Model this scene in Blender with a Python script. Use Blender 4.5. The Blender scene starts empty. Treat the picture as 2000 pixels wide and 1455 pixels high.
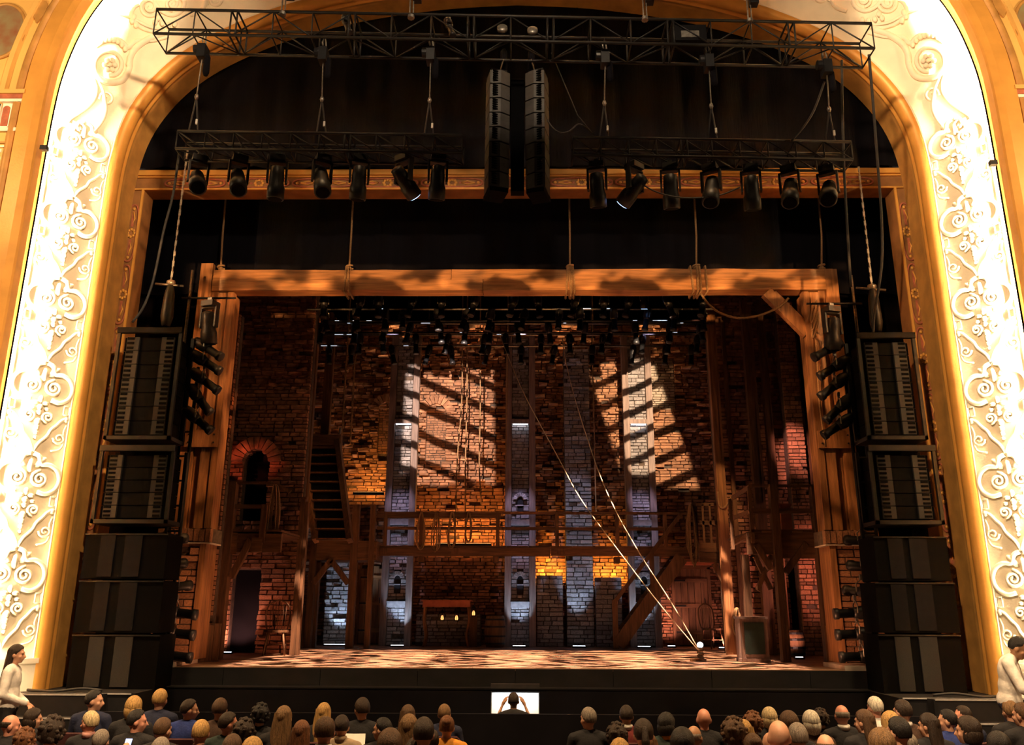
import bpy, math, random
from mathutils import Vector, Matrix, Euler
from mathutils.bvhtree import BVHTree
PI = math.pi
rad = math.radians
RNG = random.Random(11)
S = bpy.context.scene
COL = S.collection

# ------------------------------------------------------------------ camera
F_PX, PITCH, YAW, ROLL = 1640.0, rad(15.8), rad(0.85), rad(0.25)
CAM = Vector((0.13, 0.0, 0.85))
_d = Vector((-math.sin(YAW) * math.cos(PITCH), math.cos(YAW) * math.cos(PITCH), math.sin(PITCH)))
_r0 = Vector((math.cos(YAW), math.sin(YAW), 0))
_u0 = _r0.cross(_d)
_r = _r0 * math.cos(ROLL) + _u0 * math.sin(ROLL)
_u = _u0 * math.cos(ROLL) - _r0 * math.sin(ROLL)
cam_data = bpy.data.cameras.new('camera')
cam_data.sensor_width = 36.0
cam_data.lens = F_PX / 2000 * 36
cam_data.clip_end = 200
cam = bpy.data.objects.new('camera', cam_data)
COL.objects.link(cam)
_m = Matrix((_r, _u, -_d)).transposed().to_4x4()
_m.translation = CAM
cam.matrix_world = _m
S.camera = cam

# ------------------------------------------------------------------ colour management, world
S.view_settings.view_transform = 'Standard'
S.view_settings.look = 'None'
S.view_settings.gamma = 1.0
S.view_settings.use_curve_mapping = False
S.view_settings.exposure = 0.0
w = bpy.data.worlds.new('theatre_air')
S.world = w
w.use_nodes = True
w.node_tree.nodes['Background'].inputs[0].default_value = (1.0, 0.75, 0.5, 1)
w.node_tree.nodes['Background'].inputs[1].default_value = 0.003


def ray(px, py):
    return _d * F_PX + _r * (px - 1000) + _u * (727.5 - py)


def at(px, py, Y):
    """the point at stage depth Y seen at this place of the 2000 x 1455 frame"""
    v = ray(px, py)
    return CAM + v * ((Y - CAM.y) / v.y)


def atz(px, py, z):
    v = ray(px, py)
    return CAM + v * ((z - CAM.z) / v.z)


def rect(x0, y0, x1, y1, Y):
    xm, ym = (x0 + x1) / 2, (y0 + y1) / 2
    return at(x0, ym, Y).x, at(x1, ym, Y).x, at(xm, y1, Y).z, at(xm, y0, Y).z


# ------------------------------------------------------------------ lamps that light the whole place
LIGHTS = {}


def spot(name, loc, target, power, color, size_deg, blend=0.4, radius=0.08, gobo=None, shape=None):
    d = bpy.data.lights.new(name, 'SPOT')
    d.energy, d.color, d.spot_size, d.spot_blend, d.shadow_soft_size = power, color, rad(size_deg), blend, radius
    o = bpy.data.objects.new(name, d)
    COL.objects.link(o)
    loc, target = Vector(loc), Vector(target)
    q = (target - loc).to_track_quat('-Z', 'Y')
    o.location = loc
    o.rotation_euler = q.to_euler()
    if gobo:
        gobo(d)
    return o


def area(name, loc, target, power, color, sx, sy):
    d = bpy.data.lights.new(name, 'AREA')
    d.shape, d.size, d.size_y, d.energy, d.color = 'RECTANGLE', sx, sy, power, color
    o = bpy.data.objects.new(name, d)
    COL.objects.link(o)
    loc, target = Vector(loc), Vector(target)
    o.location = loc
    o.rotation_euler = (target - loc).to_track_quat('-Z', 'Y').to_euler()
    return o


def _gobo_nodes(d):
    d.use_nodes = True
    nt = d.node_tree
    em = nt.nodes['Emission']
    tc = nt.nodes.new('ShaderNodeTexCoord')
    sep = nt.nodes.new('ShaderNodeSeparateXYZ')
    nt.links.new(tc.outputs['Normal'], sep.inputs[0])
    dx = nt.nodes.new('ShaderNodeMath'); dx.operation = 'DIVIDE'
    dy = nt.nodes.new('ShaderNodeMath'); dy.operation = 'DIVIDE'
    nt.links.new(sep.outputs[0], dx.inputs[0]); nt.links.new(sep.outputs[2], dx.inputs[1])
    nt.links.new(sep.outputs[1], dy.inputs[0]); nt.links.new(sep.outputs[2], dy.inputs[1])
    cb = nt.nodes.new('ShaderNodeCombineXYZ')
    nt.links.new(dx.outputs[0], cb.inputs[0]); nt.links.new(dy.outputs[0], cb.inputs[1])
    return nt, em, cb


def gobo_leaf(scale, lo, hi, stretch=(1, 1, 1), floor=0.05, gate=None):
    """break-up plate: a leafy metal stencil in the lamp's gate"""
    def f(d):
        nt, em, cb = _gobo_nodes(d)
        mp = nt.nodes.new('ShaderNodeMapping'); mp.inputs['Scale'].default_value = stretch
        nz = nt.nodes.new('ShaderNodeTexNoise'); nz.inputs['Scale'].default_value = scale; nz.inputs['Detail'].default_value = 2
        cr = nt.nodes.new('ShaderNodeMapRange')
        cr.inputs[1].default_value, cr.inputs[2].default_value = lo, hi
        cr.inputs[3].default_value, cr.inputs[4].default_value = floor, 1.0
        nt.links.new(cb.outputs[0], mp.inputs[0]); nt.links.new(mp.outputs[0], nz.inputs['Vector'])
        nt.links.new(nz.outputs[0], cr.inputs[0])
        out = cr.outputs[0]
        if gate:
            s2 = nt.nodes.new('ShaderNodeSeparateXYZ'); nt.links.new(cb.outputs[0], s2.inputs[0])
            for i, half in enumerate(gate):
                a = nt.nodes.new('ShaderNodeMath'); a.operation = 'ABSOLUTE'; nt.links.new(s2.outputs[i], a.inputs[0])
                g = nt.nodes.new('ShaderNodeMapRange'); g.inputs[1].default_value = half; g.inputs[2].default_value = half * .9
                nt.links.new(a.outputs[0], g.inputs[0])
                m = nt.nodes.new('ShaderNodeMath'); m.operation = 'MULTIPLY'
                nt.links.new(out, m.inputs[0]); nt.links.new(g.outputs[0], m.inputs[1])
                out = m.outputs[0]
        nt.links.new(out, em.inputs['Strength'])
    return f


def gobo_window(angle, n, duty, halfw, halfh, skew=0.0):
    """window plate: slanting bars in a rectangular gate"""
    def f(d):
        nt, em, cb = _gobo_nodes(d)
        mp = nt.nodes.new('ShaderNodeMapping'); mp.inputs['Rotation'].default_value = (0, 0, angle)
        nt.links.new(cb.outputs[0], mp.inputs[0])
        s = nt.nodes.new('ShaderNodeSeparateXYZ'); nt.links.new(mp.outputs[0], s.inputs[0])

        def mth(op, a, b=None):
            m = nt.nodes.new('ShaderNodeMath'); m.operation = op
            for i, x in enumerate((a, b)):
                if x is None:
                    continue
                if isinstance(x, (int, float)):
                    m.inputs[i].default_value = x
                else:
                    nt.links.new(x, m.inputs[i])
            return m.outputs[0]
        nz = nt.nodes.new('ShaderNodeTexNoise'); nz.inputs['Scale'].default_value = 26; nt.links.new(cb.outputs[0], nz.inputs['Vector'])
        wob = mth('MULTIPLY', mth('SUBTRACT', nz.outputs[0], 0.5), 0.012)
        st = mth('SINE', mth('MULTIPLY', mth('ADD', s.outputs[1], wob), n))
        bars = mth('MULTIPLY', mth('SUBTRACT', st, duty), 3.0)
        bars = mth('MINIMUM', mth('MAXIMUM', bars, 0.02), 1.0)
        s2 = nt.nodes.new('ShaderNodeSeparateXYZ'); nt.links.new(cb.outputs[0], s2.inputs[0])
        sk = mth('ADD', s2.outputs[0], mth('MULTIPLY', s2.outputs[1], skew))
        ex = mth('MULTIPLY', mth('SUBTRACT', halfw, mth('ABSOLUTE', sk)), 60.0)
        ey = mth('MULTIPLY', mth('SUBTRACT', halfh, mth('ABSOLUTE', s2.outputs[1])), 60.0)
        ex = mth('MINIMUM', mth('MAXIMUM', ex, 0.0), 1.0)
        ey = mth('MINIMUM', mth('MAXIMUM', ey, 0.0), 1.0)
        nt.links.new(mth('MULTIPLY', bars, mth('MULTIPLY', ex, ey)), em.inputs['Strength'])
    return f


WARM = (1.0, 0.62, 0.30)
# house lights in the auditorium ceiling, above and behind the seats
for x_ in (-7.2, -2.6, 2.6, 7.2):
    spot('house_light', (x_, 7.6, 13.0), (x_, 8.9, -1.0), 6500, (1.0, 0.64, 0.32), 50, .6, .5)
for s_ in (-1, 1):
    spot('arch_fill', (0.0, 3.0, 8.5), (s_ * 7.3, 11.9, 4.6), 4600, (1.0, 0.66, 0.36), 110, .3, .2, gobo_leaf(1, -1, 0, (1, 1, 1), 0, (.15, 1.1)))  # added fill that lightens the relief on the jambs
for s_ in (-1, 1):
    spot('arch_fill', (0.0, 3.0, 8.5), (s_ * 6.4, 12.1, 10.4), 1700, (1.0, 0.66, 0.36), 26, .8, .2)  # added fill for the haunches of the arch
spot('truss_fill', (0.0, 3.5, 10.0), (0.0, 11.0, 8.6), 1700, (1.0, .74, .48), 100, .5, .3, gobo_leaf(1, -1, 0, (1, 1, 1), 0, (.75, .12)))  # added front fill for trusses, frieze and centre speakers
# wall lamps of the auditorium beside the arch
for s_ in (-1, 1):
    area('wall_light', (s_ * 9.6, 8.6, 8.0), (s_ * 9.2, 11.5, 8.6), 150, (1.0, 0.66, 0.34), .5, .5)
# stage lamps straight above the floor, through leafy plates
for x_ in (-3.15, -1.05, 1.05, 3.15):
    spot('floor_wash', (x_, 15.05, 6.75), (x_, 16.3, 0), 13000, (1.0, 0.60, 0.40), 64, 0.2, 0.03, gobo_leaf(14, .49, .56, (1, 1.7, 1), .0, (.235, .44)))

# ------------------------------------------------------------------ mesh helpers
class MB:
    def __init__(self):
        self.v, self.f = [], []

    def add(self, vs, fs):
        b = len(self.v)
        self.v += [tuple(p) for p in vs]
        self.f += [tuple(i + b for i in q) for q in fs]
        return self

    def box(self, x0, x1, y0, y1, z0, z1, m=None):
        vs = [Vector((x, y, z)) for x in (x0, x1) for y in (y0, y1) for z in (z0, z1)]
        if m:
            vs = [m @ p for p in vs]
        return self.add(vs, [(0, 1, 3, 2), (4, 6, 7, 5), (0, 4, 5, 1), (2, 3, 7, 6), (0, 2, 6, 4), (1, 5, 7, 3)])

    def beam(self, p, q, w, d, up=(0, 1, 0)):
        p, q = Vector(p), Vector(q)
        z = q - p
        L = z.length
        z.normalize()
        y = Vector(up)
        x = y.cross(z)
        if x.length < 1e-4:
            x = Vector((1, 0, 0)).cross(z)
        x.normalize()
        y = z.cross(x)
        m = Matrix((x, y, z)).transposed().to_4x4()
        m.translation = p
        return self.box(-w / 2, w / 2, -d / 2, d / 2, 0, L, m)

    def tube(self, pts, r, n=6, closed=False, taper=None, flat=None):
        pts = [Vector(p) for p in pts]
        N = len(pts)
        rings = []
        ref = None
        for i, p in enumerate(pts):
            a = pts[(i - 1) % N] if (closed or i > 0) else pts[i]
            b = pts[(i + 1) % N] if (closed or i < N - 1) else pts[i]
            t = (b - a)
            if t.length < 1e-9:
                t = Vector((0, 0, 1))
            t.normalize()
            if ref is None:
                ref = Vector((0, 0, 1)) if abs(t.z) < .9 else Vector((1, 0, 0))
            x = (ref - t * ref.dot(t)).normalized()
            ref = x
            y = t.cross(x)
            rr = r if taper is None else r * taper(i / max(1, N - 1))
            rings.append([p + (x * math.cos(k * 2 * PI / n) + y * math.sin(k * 2 * PI / n)) * rr for k in range(n)])
        vs = [q for ring in rings for q in ring]
        fs = []
        for i in range(N if closed else N - 1):
            j = (i + 1) % N
            for k in range(n):
                fs.append((i * n + k, i * n + (k + 1) % n, j * n + (k + 1) % n, j * n + k))
        if not closed:
            fs.append(tuple(range(n))[::-1])
            fs.append(tuple((N - 1) * n + k for k in range(n)))
        return self.add(vs, fs)

    def lathe(self, prof, n=12, m=None):
        vs, fs = [], []
        for r, z in prof:
            for k in range(n):
                a = 2 * PI * k / n
                vs.append(Vector((r * math.cos(a), r * math.sin(a), z)))
        if m:
            vs = [m @ p for p in vs]
        for i in range(len(prof) - 1):
            for k in range(n):
                fs.append((i * n + k, i * n + (k + 1) % n, (i + 1) * n + (k + 1) % n, (i + 1) * n + k))
        fs.append(tuple(range(n))[::-1])
        fs.append(tuple((len(prof) - 1) * n + k for k in range(n)))
        return self.add(vs, fs)

    def ell(self, c, r, n=12, k=8, m=None):
        c = Vector(c)
        if isinstance(r, (int, float)):
            r = (r, r, r)
        vs = [Vector((0, 0, -r[2]))]
        for i in range(1, k):
            t = -PI / 2 + PI * i / k
            for j in range(n):
                a = 2 * PI * j / n
                vs.append(Vector((r[0] * math.cos(t) * math.cos(a), r[1] * math.cos(t) * math.sin(a), r[2] * math.sin(t))))
        vs.append(Vector((0, 0, r[2])))
        fs = [(0, 1 + (j + 1) % n, 1 + j) for j in range(n)]
        for i in range(k - 2):
            for j in range(n):
                a = 1 + i * n
                fs.append((a + j, a + (j + 1) % n, a + n + (j + 1) % n, a + n + j))
        a = 1 + (k - 2) * n
        fs += [(a + j, a + (j + 1) % n, len(vs) - 1) for j in range(n)]
        if m:
            vs = [m @ p for p in vs]
        return self.add([p + c for p in vs], fs)

    def cap(self, p, q, r1, r2, n=12):
        """tapered capsule"""
        p, q = Vector(p), Vector(q)
        t = (q - p)
        L = t.length
        t.normalize()
        m = t.to_track_quat('Z', 'Y').to_matrix().to_4x4()
        m.translation = p
        prof = [(r1 * math.cos(a), r1 * math.sin(a)) for a in (-1.45, -1.0, -.5, 0)] + \
               [(r2 * math.cos(a), L + r2 * math.sin(a)) for a in (0, .5, 1.0, 1.45)]
        return self.lathe(prof, n, m)

    def prism(self, poly, depth, m=None):
        n = len(poly)
        vs = [Vector((x, y, 0)) for x, y in poly] + [Vector((x, y, depth)) for x, y in poly]
        if m:
            vs = [m @ p for p in vs]
        fs = [tuple(range(n))[::-1], tuple(range(n, 2 * n))]
        fs += [(i, (i + 1) % n, n + (i + 1) % n, n + i) for i in range(n)]
        return self.add(vs, fs)

    def grid(self, rows):
        n = len(rows[0])
        vs = [p for r_ in rows for p in r_]
        fs = [(i * n + j, i * n + j + 1, (i + 1) * n + j + 1, (i + 1) * n + j) for i in range(len(rows) - 1) for j in range(n - 1)]
        return self.add(vs, fs)

    def mesh(self, name, smooth=False):
        me = bpy.data.meshes.new(name)
        me.from_pydata(self.v, [], self.f)
        if smooth:
            me.polygons.foreach_set('use_smooth', [True] * len(me.polygons))
        me.update()
        return me

    def build(self, name, m, parent=None, smooth=False, **kw):
        return obj(name, self.mesh(name, smooth), m, parent, **kw)


def obj(name, me, m=None, parent=None, label=None, cat=None, group=None, kind=None, loc=None, rot=None, scale=None, bylink=False):
    o = bpy.data.objects.new(name, me)
    COL.objects.link(o)
    if m is not None:
        if not me.materials:
            me.materials.append(m)
        if me.materials[0] is not m:
            o.material_slots[0].link = 'OBJECT'
            o.material_slots[0].material = m
    if parent is not None:
        o.parent = parent
    if loc is not None:
        o.location = loc
    if rot is not None:
        o.rotation_euler = rot
    if scale is not None:
        o.scale = scale
    tag(o, label, cat, group, kind)
    return o


def tag(o, label=None, cat=None, group=None, kind=None):
    if label: o['label'] = label
    if cat: o['category'] = cat
    if group: o['group'] = group
    if kind: o['kind'] = kind
    return o


def empty(name, loc=(0, 0, 0), rz=0, label=None, cat=None, group=None, kind=None, parent=None):
    o = bpy.data.objects.new(name, None)
    COL.objects.link(o)
    o.location = loc
    o.rotation_euler = (0, 0, rz)
    if parent: o.parent = parent
    return tag(o, label, cat, group, kind)


def kids(o):
    return [c for c in bpy.data.objects if c.parent == o]


def copy_tree(o, loc=None, rot=None, label=None, group=None, scale=None, tree=None):
    tree = tree if tree is not None else collect(o)
    mp = {}
    for src in tree:
        c = src.copy()
        COL.objects.link(c)
        mp[src] = c
        if src.parent in mp:
            c.parent = mp[src.parent]
    r_ = mp[o]
    if loc is not None: r_.location = loc
    if rot is not None: r_.rotation_euler = rot
    if scale is not None: r_.scale = scale
    tag(r_, label, None, group)
    return r_


def collect(o):
    out = [o]
    i = 0
    while i < len(out):
        out += list(out[i].children)
        i += 1
    return out


# ------------------------------------------------------------------ materials
MATS = {}


def mat(name, col, rough=.7, var=.25, scale=6.0, bump=0.0, bscale=None, metal=0.0, stretch=(1, 1, 1), rand=0.0, island=0.0, emit=None, estr=0.0, col2=None, spec=.5, detail=3, sheen=0):
    m = bpy.data.materials.new(name)
    m.use_nodes = True
    nt = m.node_tree
    b = nt.nodes['Principled BSDF']
    b.inputs['Roughness'].default_value = rough
    b.inputs['Metallic'].default_value = metal
    b.inputs['Specular IOR Level'].default_value = spec
    if emit:
        b.inputs['Emission Color'].default_value = (*emit, 1)
        b.inputs['Emission Strength'].default_value = estr
    tc = nt.nodes.new('ShaderNodeTexCoord')
    mp = nt.nodes.new('ShaderNodeMapping')
    mp.inputs['Scale'].default_value = stretch
    nz = nt.nodes.new('ShaderNodeTexNoise')
    nz.inputs['Scale'].default_value = scale
    nz.inputs['Detail'].default_value = detail
    nt.links.new(tc.outputs['Object'], mp.inputs[0])
    nt.links.new(mp.outputs[0], nz.inputs['Vector'])
    if rand or island:
        # each piece takes its own shade of the material
        sh = nt.nodes.new('ShaderNodeVectorMath'); sh.operation = 'ADD'
        src = nt.nodes.new('ShaderNodeObjectInfo').outputs['Random'] if rand else nt.nodes.new('ShaderNodeNewGeometry').outputs['Random Per Island']
        k = nt.nodes.new('ShaderNodeMath'); k.operation = 'MULTIPLY'; k.inputs[1].default_value = 37.0
        nt.links.new(src, k.inputs[0])
        nt.links.new(mp.outputs[0], sh.inputs[0]); nt.links.new(k.outputs[0], sh.inputs[1])
        nt.links.new(sh.outputs[0], nz.inputs['Vector'])
    ramp = nt.nodes.new('ShaderNodeValToRGB')
    c2 = col2 or tuple(min(1, c * (1 + var)) for c in col)
    c1 = tuple(c * (1 - var) for c in col)
    ramp.color_ramp.elements[0].color = (*c1, 1)
    ramp.color_ramp.elements[1].color = (*c2, 1)
    ramp.color_ramp.elements[0].position = .3
    ramp.color_ramp.elements[1].position = .7
    nt.links.new(nz.outputs[0], ramp.inputs[0])
    out = ramp.outputs[0]
    if rand or island:
        amt = rand or island
        mr = nt.nodes.new('ShaderNodeMapRange')
        mr.inputs[3].default_value, mr.inputs[4].default_value = 1 - amt, 1 + amt
        nt.links.new(src, mr.inputs[0])
        hs = nt.nodes.new('ShaderNodeHueSaturation')
        nt.links.new(mr.outputs[0], hs.inputs['Value'])
        nt.links.new(out, hs.inputs['Color'])
        out = hs.outputs[0]
    nt.links.new(out, b.inputs['Base Color'])
    if bump:
        n2 = nt.nodes.new('ShaderNodeTexNoise')
        n2.inputs['Scale'].default_value = bscale or scale * 3
        n2.inputs['Detail'].default_value = 4
        nt.links.new(mp.outputs[0], n2.inputs['Vector'])
        bp = nt.nodes.new('ShaderNodeBump')
        bp.inputs['Strength'].default_value = bump
        bp.inputs['Distance'].default_value = .02
        nt.links.new(n2.outputs[0], bp.inputs['Height'])
        nt.links.new(bp.outputs[0], b.inputs['Normal'])
    MATS[name] = m
    return m


mat('plaster_cream', (.92, .85, .70), .75, .06, 3, .15, 30)
mat('relief_cream', (.93, .87, .73), .7, .05, 6, .1, 60)
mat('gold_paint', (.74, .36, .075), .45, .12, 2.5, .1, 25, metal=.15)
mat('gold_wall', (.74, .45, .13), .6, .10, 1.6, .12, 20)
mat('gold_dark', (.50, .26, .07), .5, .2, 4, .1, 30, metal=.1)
mat('frieze_brown', (.30, .13, .04), .6, .25, 4, .1, 30)
mat('red_ochre', (.42, .12, .06), .7, .3, 9)
mat('painting', (.48, .13, .05), .7, .5, 3.0, col2=(.26, .25, .13))
mat('black_cloth', (.004, .0035, .0055), .95, .3, 1.2, .3, 6, stretch=(6, 1, .4), spec=.1)
mat('black_paint', (.009, .008, .009), .7, .4, 5, spec=.3)
mat('pit_black', (.008, .007, .009), .95, .3, 2, spec=.1)
mat('fascia_black', (.008, .007, .008), .7, .5, 7, stretch=(.5, 1, 1))
mat('stage_plank', (.30, .17, .10), .55, .35, 3, .25, 30, stretch=(1, 8, 8), rand=.25)
mat('truss_black', (.016, .0155, .016), .5, .3, 8, metal=.4)
mat('steel', (.30, .28, .25), .4, .3, 30, metal=.8)
mat('fixture_black', (.012, .012, .0135), .45, .3, 9, metal=.2)
mat('speaker_grey', (.0045, .004, .0048), .8, .25, 10, spec=.15)
mat('speaker_black', (.0012, .0011, .0014), .9, .3, 10, spec=.08)
mat('waveguide', (.014, .0125, .0115), .7, .2, 12)
mat('array_grey', (.055, .05, .047), .6, .2, 12)
mat('grille', (.012, .0115, .011), .8, .6, 160, .5, 300)
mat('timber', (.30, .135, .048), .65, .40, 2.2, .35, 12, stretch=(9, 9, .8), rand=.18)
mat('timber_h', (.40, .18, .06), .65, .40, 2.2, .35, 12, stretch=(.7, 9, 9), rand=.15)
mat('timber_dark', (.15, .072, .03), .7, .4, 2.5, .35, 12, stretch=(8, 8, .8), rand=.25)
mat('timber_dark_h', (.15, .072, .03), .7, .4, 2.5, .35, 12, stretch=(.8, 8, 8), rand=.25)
mat('timber_grey', (.26, .19, .16), .75, .3, 2.5, .35, 12, stretch=(9, 9, .8), rand=.15)
mat('brick', (.36, .175, .09), .85, .35, 7, .5, 40, rand=.35)
mat('brick_mass', (.36, .175, .09), .85, .35, 7, .5, 40, island=.35)
mat('stone', (.34, .31, .30), .85, .35, 7, .6, 30, rand=.3)
mat('stone_mass', (.34, .31, .30), .85, .35, 7, .6, 30, island=.3)
mat('mortar', (.10, .07, .05), .95, .4, 14, .4, 60)
mat('plaster_patch', (.50, .42, .34), .85, .2, 6, .25, 40)
mat('ledge', (.42, .40, .40), .7, .2, 12)
mat('rope', (.36, .21, .095), .85, .3, 60, .6, 200)
mat('cable', (.020, .018, .018), .6, .3, 20)
mat('chain', (.55, .50, .42), .35, .2, 40, metal=.7)
mat('paper', (.85, .83, .78), .8, .04, 10)
mat('glint', (.9, .9, .95), .3, 0, 1, emit=(.85, .92, 1.0), estr=4)
mat('glint_blue', (.5, .6, 1), .3, 0, 1, emit=(.25, .45, 1.0), estr=9)
mat('glint_warm', (1, .8, .5), .3, 0, 1, emit=(1.0, .55, .2), estr=2)
mat('cool_lens', (.9, .95, 1), .3, 0, 1, emit=(.80, .88, 1.0), estr=9)
mat('cove_lamp', (1, .9, .7), .3, 0, 1, emit=(1.0, .74, .42), estr=2600)
mat('cove_lamp_low', (1, .9, .7), .3, 0, 1, emit=(1.0, .74, .42), estr=1200)
mat('flame', (1, .6, .2), .4, 0, 1, emit=(1.0, .42, .12), estr=2.2)
mat('shelf_red', (.50, .14, .06), .6, .2, 5)
mat('green_board', (.018, .042, .032), .7, .3, 5)
mat('seat_velvet', (.05, .010, .010), .85, .3, 9)

# ================================================================== THE SETTING
def crom(P, k=5):
    """smooth curve through points"""
    P = [Vector(p) for p in P]
    out = []
    for i in range(len(P) - 1):
        a, b, c, d = P[max(0, i - 1)], P[i], P[i + 1], P[min(len(P) - 1, i + 2)]
        for j in range(k):
            t = j / k
            out.append(.5 * ((2 * b) + (c - a) * t + (2 * a - 5 * b + 4 * c - d) * t * t + (3 * b - a - 3 * c + d) * t ** 3))
    out.append(P[-1])
    return out


CI = crom([(6.83, -.45), (6.83, 2), (6.83, 4.5), (6.83, 6.8), (6.81, 8.1), (6.65, 8.97), (6.28, 9.68), (5.75, 10.25), (5.0, 10.74), (4.1, 11.15), (2.9, 11.5), (1.4, 11.75), (0, 11.84)])
CB = crom([(6.68, -.45), (6.68, 2), (6.68, 4.5), (6.68, 6.8), (6.66, 7.95), (6.52, 8.75), (6.20, 9.4), (5.65, 10.0), (4.88, 10.55), (4.0, 10.97), (2.85, 11.33), (1.4, 11.6), (0, 11.69)])
CO = crom([(7.46, -.45), (7.46, 2), (7.46, 4.5), (7.46, 6.8), (7.45, 8.6), (7.36, 9.5), (7.12, 10.35), (6.72, 11.05), (6.1, 11.7), (5.2, 12.35), (3.7, 12.95), (1.8, 13.3), (0, 13.4)])


def normals(C):
    out = []
    for i in range(len(C)):
        t = C[min(len(C) - 1, i + 1)] - C[max(0, i - 1)]
        n = Vector((t.y, -t.x)).normalized()
        out.append(n)
    out[-1] = Vector((0, 1))
    return out


def full(C, Y, off=None, N=None):
    """half curve to a whole arch at depth Y, moved outward by off"""
    H = [(c.x + (N[i].x * off if off else 0), c.y + (N[i].y * off if off else 0)) for i, c in enumerate(C)]
    L = [Vector((-x, Y, z)) for x, z in H]
    Rr = [Vector((x, Y, z)) for x, z in H[:-1]][::-1]
    return L + Rr


NI, NB, NO = normals(CI), normals(CB), normals(CO)


def halves(rows):
    n = (len(rows[0]) - 1) // 2
    return [r_[:n + 1] for r_ in rows], [r_[n:] for r_ in rows]


pros = empty('wall_proscenium', (0, 12, 0), kind='structure', label='cream and gold proscenium arch around the stage', cat='wall')
pros.location = (0, 0, 0)
mb = MB().grid([full(CI, 12.5), full([a * .5 + b * .5 for a, b in zip(CI, CO)], 12.15), full(CO, 11.8)])
band = mb.build('ornament_band', MATS['plaster_cream'], pros, True)
BAND = BVHTree.FromPolygons([Vector(v) for v in mb.v], mb.f)
# gold torus moulding and reveal
def prow(L):
    return [full(CI, Y, o, NI) for o, Y in L]
MB().grid(prow([(0, 12.5), (0, 12.45), (-.012, 12.43), (-.03, 12.43), (-.035, 12.45)])).build('fillet', MATS['plaster_cream'], pros, True)
tor = [(-.02 - .14 * math.sin(rad(a)), 12.58 - .14 * math.cos(rad(a))) for a in range(5, 126, 10)]
MB().grid(prow(tor)).build('torus_moulding', MATS['gold_paint'], pros, True)
MB().grid(prow([tor[-1], (-.10, 12.69), (-.125, 12.72), (-.13, 12.76)])).build('inner_moulding', MATS['gold_paint'], pros, True)
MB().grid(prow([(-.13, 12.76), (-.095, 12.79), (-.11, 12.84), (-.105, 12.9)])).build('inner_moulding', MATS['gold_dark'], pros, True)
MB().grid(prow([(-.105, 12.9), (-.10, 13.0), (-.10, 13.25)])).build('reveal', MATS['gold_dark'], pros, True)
# outer gold frame and wall
rows = [full(CO, Y, o, NO) for o, Y in [(.03, 11.80), (.03, 11.44), (-.065, 11.44), (-.065, 11.565), (-.078, 11.565), (-.08, 11.41), (-.06, 11.38), (.05, 11.36), (.28, 11.38), (.29, 11.50)]]  # rear flange of the lip is added to keep cove light off the towers
MB().grid(rows).build('outer_frame', MATS['gold_paint'], pros, False)
rows = []
for k in range(9):
    a = PI * k / 8
    rows.append(full(CO, 11.5 - .09 * math.sin(a), .30 + .2 * k / 8, NO))
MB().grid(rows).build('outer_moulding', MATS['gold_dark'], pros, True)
rows = [full(CO, 11.5, .50, NO), full(CO, 11.5, .62, NO), full(CO, 11.44, .64, NO), full(CO, 11.44, .72, NO), full(CO, 11.5, .74, NO), full(CO, 11.5, 5.0, NO)]
MB().grid(rows).build('wall_surface', MATS['gold_wall'], pros, False)
# lamps hidden behind the lip of the outer frame
rows = [full(CO, 11.455, .0, NO), full(CO, 11.455, .022, NO)]
for h, side in zip(halves(rows), 'lr'):
    hh = h if side == 'l' else [r_[::-1] for r_ in h]
    MB().grid([r_[:10] for r_ in hh]).build('cove_lamp', MATS['cove_lamp_low'], pros)
    MB().grid([r_[9:] for r_ in hh]).build('cove_lamp', MATS['cove_lamp'], pros)
for px_, py_ in ((88, 291), (1938, 320)):
    p = at(px_, py_, 11.36)
    MB().box(p.x - .05, p.x + .05, 11.3, 11.38, p.z - .035, p.z + .035).build('cable_clip', MATS['fixture_black'], pros)

# ---- relief of the jambs: one repeat, copied up both sides
AX = Vector((.66, .70, 0)).normalized()
NX = AX.cross(Vector((0, 0, 1)))
BASE = Matrix((AX, Vector((0, 0, 1)), NX)).transposed().to_4x4()
BASE.translation = (-7.13, 12.15, 0)
FLIP = Matrix.Diagonal((-1, 1, 1, 1))


def spiral(cx, cy, r0, r1, a0, turns, n=26, z=.02):
    return [Vector((cx + (r0 + (r1 - r0) * t) * math.cos(a0 + turns * 2 * PI * t), cy + (r0 + (r1 - r0) * t) * math.sin(a0 + turns * 2 * PI * t), z)) for t in [i / n for i in range(n + 1)]]


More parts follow.
